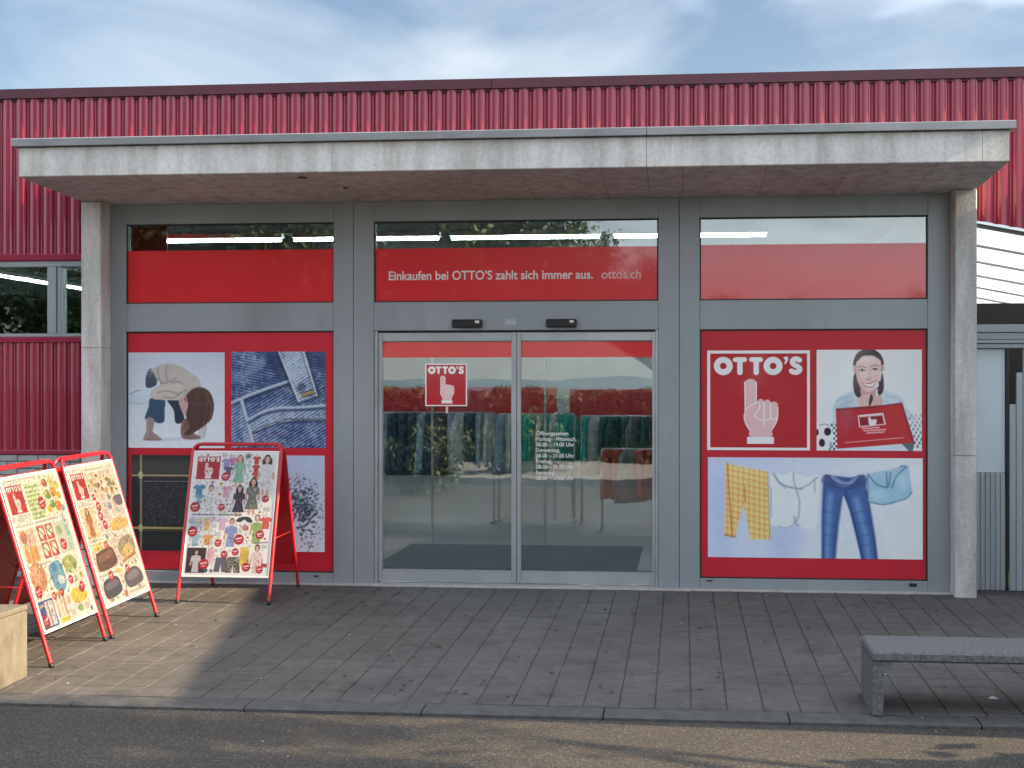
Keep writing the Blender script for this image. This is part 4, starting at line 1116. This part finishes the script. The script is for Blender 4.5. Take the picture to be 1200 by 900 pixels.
poster_panel(.153, 2.0, .099, 2.166, 'red window poster with pointing finger logo, smiling woman and washing line',
    [('picture', .205, 1.055, 1.167, 2.0, 'print_logo', 'white pointing hand logo with the shop name'), ('picture', 1.11, 1.967, 1.167, 2.004, 'print_woman', 'smiling woman holding a red bag'),
     ('picture', .211, 1.974, .27, 1.106, 'print_washing', 'yellow trousers, white top, jeans and denim shorts on a line')])
ds = empty('door_sign', (-2.015, .046, 1.53), label='square red pointing hand sign on the left door pane', cat='sign')
o = print_panel('sign_plate', PM['print_logo'], -2.197, -1.835, .040, .047, 1.531, 1.895); o.parent = ds; o.matrix_parent_inverse = Matrix.Translation((2.015, -.046, -1.53))
o = bx('hanging_strap', M['pink'], -2.02, -2.0, .044, .048, 1.47, 1.529); o.parent = ds; o.matrix_parent_inverse = Matrix.Translation((2.015, -.046, -1.53))
oh = empty('opening_hours', (-1.242, .048, .9), label='white opening hours lettering on the right door pane', cat='lettering')
lines = ['\u00d6ffnungszeiten', 'Montag - Mittwoch,', '08.00 \u2013 19.00 Uhr', 'Donnerstag,', '08.00 \u2013 21.00 Uhr', 'Freitag,', '08.00 \u2013 19.00 Uhr', 'Samstag,', '08.00 \u2013 17.00 Uhr']
wd = [.275, .345, .325, .205, .325, .14, .325, .165, .325]
for i, tx in enumerate(lines):
    o = lettering('lettering', tx, -1.242, .0495, 1.285 - i * .0475, .034, wd[i], M['white'], None, .012)
    o.parent = oh; o.matrix_parent_inverse = Matrix.Translation((1.242, -.048, -.9))

# ------------------------------------------------------------------ the room behind the glass
tag(bx('shop_floor', M['floor'], -24, 2.29, .125, 34, -.10, -.004), kind='structure')
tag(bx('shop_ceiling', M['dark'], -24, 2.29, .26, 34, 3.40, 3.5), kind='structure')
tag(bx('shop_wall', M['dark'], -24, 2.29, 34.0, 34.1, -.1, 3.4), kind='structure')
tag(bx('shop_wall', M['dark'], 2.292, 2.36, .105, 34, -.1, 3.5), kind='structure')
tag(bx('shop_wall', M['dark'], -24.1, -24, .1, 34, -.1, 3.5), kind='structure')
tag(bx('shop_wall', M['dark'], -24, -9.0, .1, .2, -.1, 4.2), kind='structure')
tag(bx('shop_partition', M['wallw'], -6.8, 2.28, 13, 13.1, -.004, 3.395), kind='structure')
tl_me = None
def ceiling_light(x, y, rz, label, group='strip lights under the shop ceiling', z=3.2):
    global tl_me
    t = empty('ceiling_light', (x, y, z), label=label, cat='ceiling light', group=group)
    t.rotation_euler.z = rz
    if tl_me is None:
        tl_me = (MB().tube([(-.75, 0, 0), (.75, 0, 0)], .016, 8).mesh('tube', M['tube']), MB().box(-.77, .77, -.045, .045, .018, .07, .004).mesh('housing', M['white']), MB().tube([(-.5, 0, .07), (-.5, 0, .198)], .004, 4).tube([(.5, 0, .07), (.5, 0, .198)], .004, 4).mesh('hanger', M['black']))
    for nm, me in zip(('tube', 'housing', 'hanger'), tl_me): inst(me, nm, (0, 0, 0), t)
for x, lb in ((-4.86, 'lit strip light behind the left end of the upper shop windows'), (-3.22, 'lit strip light behind the leftmost upper window and its mullion'), (-1.585, 'lit strip light above the shopping slogan'), (.07, 'lit strip light seen at the left end of the rightmost upper window')):
    ceiling_light(x, 2.02, 0, lb)
for x in (-9.3, -13.2, -17.2):
    for k in range(6): ceiling_light(x, 3.2 + k * 1.63, R(90), 'lit strip light in a row behind the small left windows')
for x in (-4.0, -1.2, 1.0):
    for k in range(3): ceiling_light(x, 6.5 + 2.2 * k, 0, 'lit strip light deep in the shop above the clothes racks')
tag(bx('door_mat', M['mat_'], -2.9, -.42, .16, 2.7, -.004, .008, None, .003), 'dark blue-grey entrance mat just inside the sliding doors', 'door mat')
# inner screen of the lobby
scr = empty('inner_screen', (-1.4, 2.85, 0), label='slim glass lobby screen standing behind the sliding doors', cat='glass screen')
for x in (-2.70, -1.47):
    o = bx('post', M['alud'], x - .012 + 1.4, x + .012 + 1.4, -.015, .015, -.004, 2.3, scr, .003)
bx('rail', M['alud'], -2.7 + 1.415, -1.47 + 1.385, -.012, .012, 2.28, 2.3, scr, .003)
bx('pane', M['glassp'], -2.7 + 1.414, -1.47 + 1.386, -.003, .003, .02, 2.278, scr)
# red headers over the racks, racks with hanging clothes
for x0, x1, y, z0, z1, lb in ((-4.05, -1.58, 5.2, 1.33, 1.68, 'wide dark red header board above the racks behind the left door'), (-1.45, -.35, 5.6, 1.16, 1.66, 'tall dark red header board behind the right door'), (-.30, .25, 4.9, 1.20, 1.56, 'small red header board at the right edge of the right door')):
    t = empty('header_board', ((x0 + x1) / 2, y, z0), label=lb, cat='board')
    h = (x1 - x0) / 2
    bx('board', M['filmd'], -h, h, -.02, .02, 0, z1 - z0, t, .004)
    for sx in (-h + .03, h - .03): bx('post', M['alud'], sx - .015, sx + .015, .022, .052, -z0 - .004, z1 - z0, t)
def cloth_me(name, w, h, m_, kind):
    """a hanging garment seen edge on: shoulders, sleeves or legs, with folds"""
    mb = MB(); nx, nz = 7, 8; vs = []; fs = []
    for s in (-1, 1):
        for j in range(nz + 1):
            for i in range(nx + 1):
                u, vv = i / nx * 2 - 1, j / nz
                ww = w * (.55 + .45 * min(1, vv * 4)) * (1.0 + .12 * vv) if kind == 'top' else w * (.8 + .2 * vv)
                th = .035 * (1 - abs(u) ** 3) + .006
                vs.append((u * ww / 2, s * th + .018 * math.sin(u * 9 + vv * 3 + w * 40), -vv * h + (.03 * (1 - abs(u)) if j == 0 else 0)))
    n = (nx + 1) * (nz + 1)
    for s in range(2):
        for j in range(nz):
            for i in range(nx):
                a = s * n + j * (nx + 1) + i
                fs.append((a, a + 1, a + nx + 2, a + nx + 1))
    for j in range(nz):
        for i in (0, nx):
            a = j * (nx + 1) + i; fs.append((a, a + nx + 1, n + a + nx + 1, n + a))
    for j in (0, nz):
        for i in range(nx):
            a = j * (nx + 1) + i; fs.append((a, a + 1, n + a + 1, n + a))
    mb.add(vs, fs, 0, True)
    return mb.mesh(name, m_)
CL = {}
def fabric(nm, col): 
    if nm not in CL: CL[nm] = mat('fabric_' + nm, col, 0.9, var=0.25, scale=14, bump=0.3, bscale=200)
    return CL[nm]
def rack(x0, x1, y, z, items, label, where):
    t = empty('clothes_rack', ((x0 + x1) / 2, y, 0), label=label, cat='clothes rack')
    h = (x1 - x0) / 2
    MB().tube([(-h, 0, z), (h, 0, z)], .014, 8).build('rail', M['alud'], t)
    for s in (-h, h):
        MB().tube([(s, 0, .02), (s, 0, z)], .014, 8).build('upright', M['alud'], t); MB().tube([(s, -.25, .012), (s, .25, .012)], .016, 8).build('foot', M['alud'], t)
    n = len(items)
    for k, (nm, col, kind, hh, lb) in enumerate(items):
        key = (nm, kind, hh)
        if key not in CL: CL[key] = cloth_me('garment', .44 if kind == 'top' else .34, hh, fabric(nm, col), kind)
        o = inst(CL[key], 'garment', (x0 + (k + .5) * (x1 - x0) / n, y, z - .03), None, (0, 0, R(90 + random.uniform(-28, 28) - 22)))
        tag(o, lb + ' hanging on the ' + where, 'garment', 'clothes hanging on the racks')
NV = ('navy', (.03, .05, .11), 'leg', .75, 'dark blue jeans')
PB = ('pale_blue', (.30, .40, .52), 'leg', .72, 'pale blue jeans')
TQ = ('turquoise', (.01, .36, .32), 'top', .55, 'turquoise top')
WH = ('white', (.62, .62, .60), 'top', .70, 'white top')
TE = ('teal', (.02, .09, .11), 'top', .62, 'dark teal top')
RD = ('red', (.42, .03, .04), 'top', .55, 'red top')
GY = ('grey', (.20, .22, .25), 'top', .6, 'grey top')
rack(-4.0, -2.35, 5.0, 1.36, [NV, NV, PB, NV, NV, NV, PB, NV, NV, PB, WH, NV, PB, WH], 'clothes rack of dark and pale blue jeans behind the left door', 'jeans rack seen through the left door pane')
rack(-2.3, -1.35, 5.1, 1.34, [PB, WH, TQ, TQ, TQ, WH, TQ, WH, TQ, TQ], 'clothes rack of turquoise and white tops near the door middle', 'rack seen behind the meeting door leaves')
rack(-1.25, .2, 5.0, 1.32, [TQ, WH, TE, TE, TE, GY, TE, TE, GY, TE, GY, TE], 'clothes rack of dark teal tops behind the right door', 'tall rack behind the right door pane')
rack(-.95, .1, 4.3, .95, [RD, RD, GY, RD, RD, RD, WH, RD], 'low clothes rack of red tops behind the right door', 'low rack behind the right door pane')
for x, w_, zb, lb in ((-5.46, .36, 2.6, 'red hanging banner inside the leftmost upper window'), (2.07, .2, 3.19, 'red hanging banner inside the top right corner of the rightmost upper window')):
    t = bx('hanging_banner', M['film'], x, x + w_, 1.5, 1.506, zb, 3.38)
    tag(t, lb, 'banner')

# ------------------------------------------------------------------ side passage at the right
side = empty('side_passage', (2.43, .14, 0), label='grey side gate under a white corrugated roof right of the entrance', cat='gate')
def sb(name, m_, x0, x1, y0, y1, z0, z1, c=0.0):
    o = bx(name, M[m_] if isinstance(m_, str) else m_, x0, x1, y0, y1, z0, z1, None, c); o.parent = side; o.matrix_parent_inverse = Matrix.Translation((-2.43, -.14, 0)); return o
for k in range(6):                                     # roof sheets one behind the other, each falling to the right
    y0 = .28 + k * 1.08
    mb = MB(); vs = []; fs = []
    nn = 28
    for i in range(nn + 1):
        yy = y0 + 1.10 * i / nn; zz = -.012 * (i % 2) - .010 * (i / nn) - .03 * k * 0
        for xx in (2.37, 6.0): vs.append((xx, yy, 3.075 - .196 * (xx - 2.43) + zz - (.03 if i == 0 else 0)))
    for i in range(nn): fs.append((2 * i, 2 * i + 1, 2 * i + 3, 2 * i + 2))
    mb.add(vs, fs)
    o = mb.build('roof_sheet', M['roofsheet'], None, fix=False); o.parent = side; o.matrix_parent_inverse = Matrix.Translation((-2.43, -.14, 0))
    zc = 3.075 - .196 * (2.37 - 2.43)
    mb = MB(); mb.add([(2.37, y0 - .05, zc - .032), (6, y0 - .05, zc - .032 - .196 * 3.63), (6, y0 - .05, zc - .002 - .196 * 3.63), (2.37, y0 - .05, zc - .002), (2.37, y0 - .01, zc - .032), (6, y0 - .01, zc - .032 - .196 * 3.63), (6, y0 - .01, zc - .002 - .196 * 3.63), (2.37, y0 - .01, zc - .002)], [(0, 1, 2, 3), (7, 6, 5, 4), (0, 4, 5, 1), (3, 2, 6, 7), (0, 3, 7, 4), (1, 5, 6, 2)])
    o = mb.build('purlin', M['zinc'], None); o.parent = side; o.matrix_parent_inverse = Matrix.Translation((-2.43, -.14, 0))
sb('end_wall', 'dark', 2.37, 6.0, 6.75, 6.85, -.1, 3.05)
sb('back_screen', 'dark', 2.37, 6.0, 1.9, 1.95, -.1, 2.50)
for z0, z1, y0 in ((2.150, 2.215, .14), (2.092, 2.146, .15), (2.058, 2.088, .145), (2.018, 2.052, .15)):
    sb('beam', 'alu', 2.365, 6.0, y0, .24, z0, z1, .003)
sb('glazed_panel', 'pale', 2.43, 2.678, .20, .21, .982, 2.012)  # opaque pane: the bright reflection on the glass is put into its pale colour
sb('gate_post', 'alu', 2.365, 2.428, .15, .25, .0, 2.016, .004)
xx = 2.432
while xx < 2.67:
    sb('slat', 'ribp', xx, xx + .038, .18, .20, .0, .978, .004); xx += .041
sb('gate_post', 'black', 2.682, 2.700, .17, .24, .0, 2.016, .002)
xx = 2.705
while xx < 4.4:
    o = sb('slat', 'ribp', xx, xx + .052, .16, .185, .0, min(2.014, 1.55 + (xx - 2.705) * 4.8), .004); xx += .055

# unseen wing added beyond the right edge, sized so its shadow covers the pavement
te = math.tan(R(SUN_EL))
wing = empty('shade_wing', (5.0, -2, 0), label='unseen pale wing added beyond the right end of the pavement to shade it', cat='building')
wx = 4.75
zb_, zf_ = (wx + 3.60) * te, (wx + 2.70) * te
mb = MB(); mb.add([(wx, -4.05, -.2), (9, -4.05, -.2), (9, -.55, -.2), (wx, -.55, -.2), (wx, -4.05, zf_), (9, -4.05, zf_), (9, -.55, zb_), (wx, -.55, zb_)], [(0, 1, 5, 4), (1, 2, 6, 5), (2, 3, 7, 6), (3, 0, 4, 7), (4, 5, 6, 7), (0, 3, 2, 1)])
o = mb.build('wall', M['column']); o.parent = wing; o.matrix_parent_inverse = Matrix.Translation((-5, 2, 0))
o = bx('shade_block', M['column'], wx + .002, 9, -.548, .12, -.2, 4.20); o.parent = wing; o.matrix_parent_inverse = Matrix.Translation((-5, 2, 0))  # unseen taller block, added only to shade the strip along the facade

# ------------------------------------------------------------------ pavement signs (A-boards)
def arch(w, h, r=.065, seg=5):
    p = [(-w, 0, 0), (-w, 0, h - r)]
    for k in range(1, seg + 1):
        a = math.pi / 2 * k / seg; p.append((-w + r - r * math.cos(a), 0, h - r + r * math.sin(a)))
    return p + [(-x, y, z) for x, y, z in p[::-1]]
def a_board(pm, label, loc, rz, spread=.37, H=1.25):
    t = empty('pavement_sign', loc, label=label, cat='pavement sign', group='red A-frame poster stands on the pavement')
    t.rotation_mode = 'QUATERNION'
    t.rotation_quaternion = (Matrix.Rotation(math.atan(SL), 4, 'X') @ Matrix.Rotation(rz, 4, 'Z')).to_quaternion()
    Ls = math.hypot(spread, H); an = math.atan2(spread, H)
    for s, nm in ((-1, 'front'), (1, 'rear')):
        o = MB().tube(arch(.372, Ls - .012), .0135, 10, False).build(nm + '_frame', M['redp'], t, (0, s * (spread + .016), 0))
        o.rotation_euler.x = s * an
        for x in (-.372, .372):
            f = MB().tube([(x, 0, -.004), (x, 0, .03)], .0165, 10).build('foot_cap', M['black'], o)
        if s < 0:
            p = bx('panel', M['redp'], -.357, .357, -.004, .004, .215, Ls - .075, t, .001); p.location = (0, -(spread + .016), 0); p.rotation_euler.x = -an
            pp = print_panel('poster', pm, -.351, .351, -.0085, -.0055, .222, 1.222, t); pp.location = p.location; pp.rotation_euler.x = -an
            ed = MB()
            for a in ((-.357, .357, 1.2225, 1.235), (-.357, .357, .209, .2215), (-.3565, -.3512, .2216, 1.2224), (.3512, .3565, .2216, 1.2224)): ed.box(a[0], a[1], -.0115, -.0042, a[2], a[3], .001)
            e = ed.build('snap_frame', M['white'], t); e.location = p.location; e.rotation_euler.x = -an
        else:
            p = bx('panel', M['redp'], -.357, .357, -.004, .004, .215, Ls - .075, t, .001); p.location = (0, spread + .016, 0); p.rotation_euler.x = an
    for x in (-.30, .30):
        MB().tube([(x, -.03, H - .012), (x, .03, H - .012)], .009, 8).build('hinge', M['black'], t)
        MB().tube([(x * 1.22, -spread * .62, H * .40), (x * 1.22, spread * .62, H * .40)], .004, 6).build('stay', M['redp'], t)
    return t
a_board(PM['print_clothes_poster'], 'red A-board with clothing offers standing before the denim window poster', (-3.618, -.555, gz(-.555)), 0)
a_board(PM['print_home_poster'], 'sunlit red A-board with snack and bedding offers, second from the left', (-4.315, -1.83, gz(-1.83)), R(90))
a_board(PM['print_food_poster'], 'sunlit red A-board with fruit and bottle offers beside the concrete block', (-4.335, -2.645, gz(-2.645)), R(90), .375)

# ------------------------------------------------------------------ benches
bz = gz(-3.45)
bench = empty('concrete_bench', (1.02, -3.45, bz), label='low grey stone bench at the kerb right of the doors', cat='bench')
T, Hb, rr = .058, .345, .07
def bench_leg(x, s, name):
    """slab leg with a rounded haunch towards the seat; s=+1: inner side faces +x"""
    pr = [(0, 0), (T * .92, 0), (T, .18)]
    for k in range(6):
        a = math.pi / 2 * k / 5; pr.append((T + rr - rr * math.cos(a), Hb - T - rr + rr * math.sin(a)))
    pr += [(T + rr, Hb - T), (0, Hb - T)]
    pr = pr[:3] + pr[3:-2] + [(0, Hb - T)]
    return MB().prism([(x + s * a, b_) for a, b_ in pr], 'y', -.226, .226).build(name, M['bench'], bench)
bench_leg(.003, 1, 'leg'); bench_leg(2.2, -1, 'leg')
bx('seat', M['bench'], 0, 2.203, -.23, .225, Hb - T + .0005, Hb, bench, .012)
blk = empty('concrete_block', (-4.4, -3.44, gz(-3.44)), label='pale concrete seat block at the left edge by the kerb', cat='seat block')
bx('body', M['block'], -.5, .413, -.215, .215, -.02, .405, blk, .012)
bx('top', M['block'], -.5, .413, -.215, .215, .4055, .44, blk, .008)

# ------------------------------------------------------------------ small litter on the paving
lt, ch = MB(), MB()
for k in range(150):
    x, y = random.uniform(-4.6, 3.6), -.08 - 3.5 * random.random() ** 1.1
    s, a = random.uniform(.008, .022), random.uniform(0, 6.28)
    z = gz(y) + .004
    pts = []
    for q, (ra, hh) in enumerate(((1, .0), (.5, .008), (1, .003), (.45, .009))):
        th = a + q * math.pi / 2
        f = s * (1 if q % 2 == 0 else .55)
        pts.append((x + math.cos(th) * f, y + math.sin(th) * f, z + hh))
    lt.add(pts, [(0, 1, 2), (0, 2, 3)])
for k in range(40):
    x, y = random.uniform(-4, 3.5), -.1 - 4.6 * random.random()
    z = gz(y) + .001 if y > -3.7 else ROADZ + .001
    s = random.uniform(.002, .006)
    ch.box(x, x + s * 2, y, y + s * 1.6, z, z + s * .5)
ch.add([(1.72, -3.28, gz(-3.28) + .004), (1.75, -3.295, gz(-3.28) + .006), (1.785, -3.28, gz(-3.28) + .004), (1.755, -3.255, gz(-3.28) + .014), (1.735, -3.265, gz(-3.28) + .012)], [(0, 1, 3, 4), (1, 2, 3)])
tag(lt.build('leaf_litter', M['litter'], fix=False), kind='stuff')
tag(ch.build('stone_chips', M['chip']), kind='stuff')

# ------------------------------------------------------------------ across the road: what the glass reflects
def foliage(n, clumps, rx, ry, rz, s, seed, m_, name):
    r = np.random.default_rng(seed)
    cc = []
    while len(cc) < clumps:
        p = r.uniform(-1, 1, 3)
        if .25 < np.linalg.norm(p) < 1: cc.append(p)
    cc = np.array(cc)
    base = cc[r.integers(0, clumps, n)] + r.normal(0, .16, (n, 3))
    P_ = base * np.array([rx, ry, rz])
    d1 = r.normal(0, 1, (n, 3)); d1 /= np.linalg.norm(d1, axis=1)[:, None]
    d2 = np.cross(d1, r.normal(0, 1, (n, 3))); d2 /= np.linalg.norm(d2, axis=1)[:, None]
    ss = s * r.uniform(.6, 1.3, (n, 1))
    V = np.stack([P_ - d1 * ss, P_ + d2 * ss * .5, P_ + d1 * ss, P_ - d2 * ss * .5], 1).reshape(-1, 3)
    me = bpy.data.meshes.new(name)
    me.from_pydata(V.tolist(), [], np.arange(4 * n).reshape(n, 4).tolist())
    me.materials.append(m_); me.update()
    return me
crown_me = foliage(16000, 46, 2.6, 2.6, 3.3, .115, 5, M['leaf'], 'crown')
tb = MB().tube([(0, 0, -.3), (.05, .03, 1.5), (-.05, .06, 3.2), (.08, 0, 5.2), (.02, .05, 7.0)], [.24, .19, .15, .10, .04], 9)
for k in range(9):
    a, z = k * 2.4, 2.6 + .45 * k; l_ = 1.7 - .12 * k
    tb.tube([(0, 0, z), (math.cos(a) * l_ * .5, math.sin(a) * l_ * .5, z + .5), (math.cos(a) * l_, math.sin(a) * l_, z + 1.2)], [.075, .05, .02], 6)
trunk_me = tb.mesh('trunk', M['bark'])
def tree(x, y, s, label, group=None, cz=5.1):
    t = empty('broadleaf_tree', (x, y, ROADZ), label=label, cat='tree', group=group)
    t.scale = (s, s, s)
    t.rotation_euler.z = random.uniform(0, 6)
    inst(crown_me, 'crown', (0, 0, cz), t); inst(trunk_me, 'trunk', (0, 0, 0), t)
for x, y, s in ((-26, -27, 1.15), (-22, -31, 1.3), (-18.5, -27, 1.2), (-15, -30, 1.25), (-12, -27, 1.15), (-9, -30, 1.3), (-6.3, -27.5, 1.2), ):
    tree(x, y, s, 'tall broadleaf tree in the row across the road', 'trees across the road')
for x, y, s in ((-3.4, -34, .78), (-1.6, -36, .72), (1.5, -40, .6), (5, -42, .6), (9, -40, .6), (13, -42, .65)):
    tree(x, y, s, 'low broadleaf tree beyond the road opposite the doors', 'low trees opposite the doors')
bush_me = foliage(7000, 30, .78, .6, .55, .055, 9, M['bush'], 'foliage')
for x, y, s, lb in ((-4.5, -10.6, 1.0, 'round green bush in the road bed left of the viewer'), (-3.3, -14.2, 1.1, 'round green bush farther back across the road'), (5.6, -5.35, 1.9, 'unseen tall green bush added beyond the right end of the kerb to shade the road')):  # the tall one is added out of view to cast a shadow on the road
    t = empty('bush', (x, y, ROADZ), label=lb, cat='bush')
    t.scale = (s, s, s)
    inst(bush_me, 'foliage', (0, 0, .5), t)
    MB().tube([(0, 0, -.2), (.03, 0, .3), (0, .02, .7)], [.04, .03, .01], 6).tube([(0, 0, .1), (.2, .1, .5)], [.03, .01], 6).build('stem', M['bark'], t)
t = empty('broadleaf_tree', (7.4, -5.2, ROADZ), label='unseen broadleaf tree added beyond the right end of the pavement to shade the asphalt', cat='tree')  # added out of view to throw dappled shade on the left asphalt
inst(crown_me, 'crown', (0, 0, 5.15), t, scale=(.75, .36, .42)); inst(trunk_me, 'trunk', (0, 0, 0), t, scale=(.7, .7, .75))

tent = empty('reflected_tent', (-4.6, -20.5, ROADZ), label='unseen low white tent added across the road to brighten the door reflections', cat='tent')  # added behind the viewer as a bright shape for the doors to mirror
mb = MB(); tw, td, te0, te1 = 4.2, 1.8, 1.95, 2.95
mb.add([(-tw, -td, te0), (tw, -td, te0), (tw, td, te0), (-tw, td, te0), (-tw + 1.6, 0, te1), (tw - 1.6, 0, te1)], [(0, 1, 5, 4), (1, 2, 5), (2, 3, 4, 5), (3, 0, 4)])
mb.add([(-tw, td, te0 - .25), (tw, td, te0 - .25), (tw, td, te0), (-tw, td, te0)], [(0, 1, 2, 3)])
mb.add([(tw, -td, te0 - .25), (tw, td, te0 - .25), (tw, td, te0), (tw, -td, te0)], [(0, 1, 2, 3)])
mb.build('roof', M['roofsheet'], tent, fix=False)
for sx in (-1, 0, 1):
    for sy in (-1, 1): MB().tube([(sx * (tw - .05), sy * (td - .05), -.1), (sx * (tw - .05), sy * (td - .05), te0)], .03, 8).build('pole', M['alud'], tent)

def hedge_mesh(n, hx, hy, h, s, seed):
    r = np.random.default_rng(seed)
    P_ = np.stack([r.uniform(-hx, hx, n), r.uniform(-hy, hy, n), r.uniform(0, 1, n) ** .7 * h], 1)
    P_[:, 2] *= 1 + .10 * np.sin(P_[:, 0] * 2.3) + .06 * np.sin(P_[:, 0] * 7.1)
    d1 = r.normal(0, 1, (n, 3)); d1 /= np.linalg.norm(d1, axis=1)[:, None]
    d2 = np.cross(d1, r.normal(0, 1, (n, 3))); d2 /= np.linalg.norm(d2, axis=1)[:, None]
    ss = s * r.uniform(.6, 1.3, (n, 1))
    V = np.stack([P_ - d1 * ss, P_ + d2 * ss * .5, P_ + d1 * ss, P_ - d2 * ss * .5], 1).reshape(-1, 3)
    me = bpy.data.meshes.new('hedge'); me.from_pydata(V.tolist(), [], np.arange(4 * n).reshape(n, 4).tolist()); me.materials.append(M['leaf']); me.update()
    return me
hd = inst(hedge_mesh(34000, 9, .45, 1.58, .085, 31), 'hedge', (-4.5, -18.4, ROADZ))  # added behind the viewer so the doors mirror something dark and the garments show
tag(hd, 'unseen dark green hedge added across the road to darken the door reflections', 'hedge')
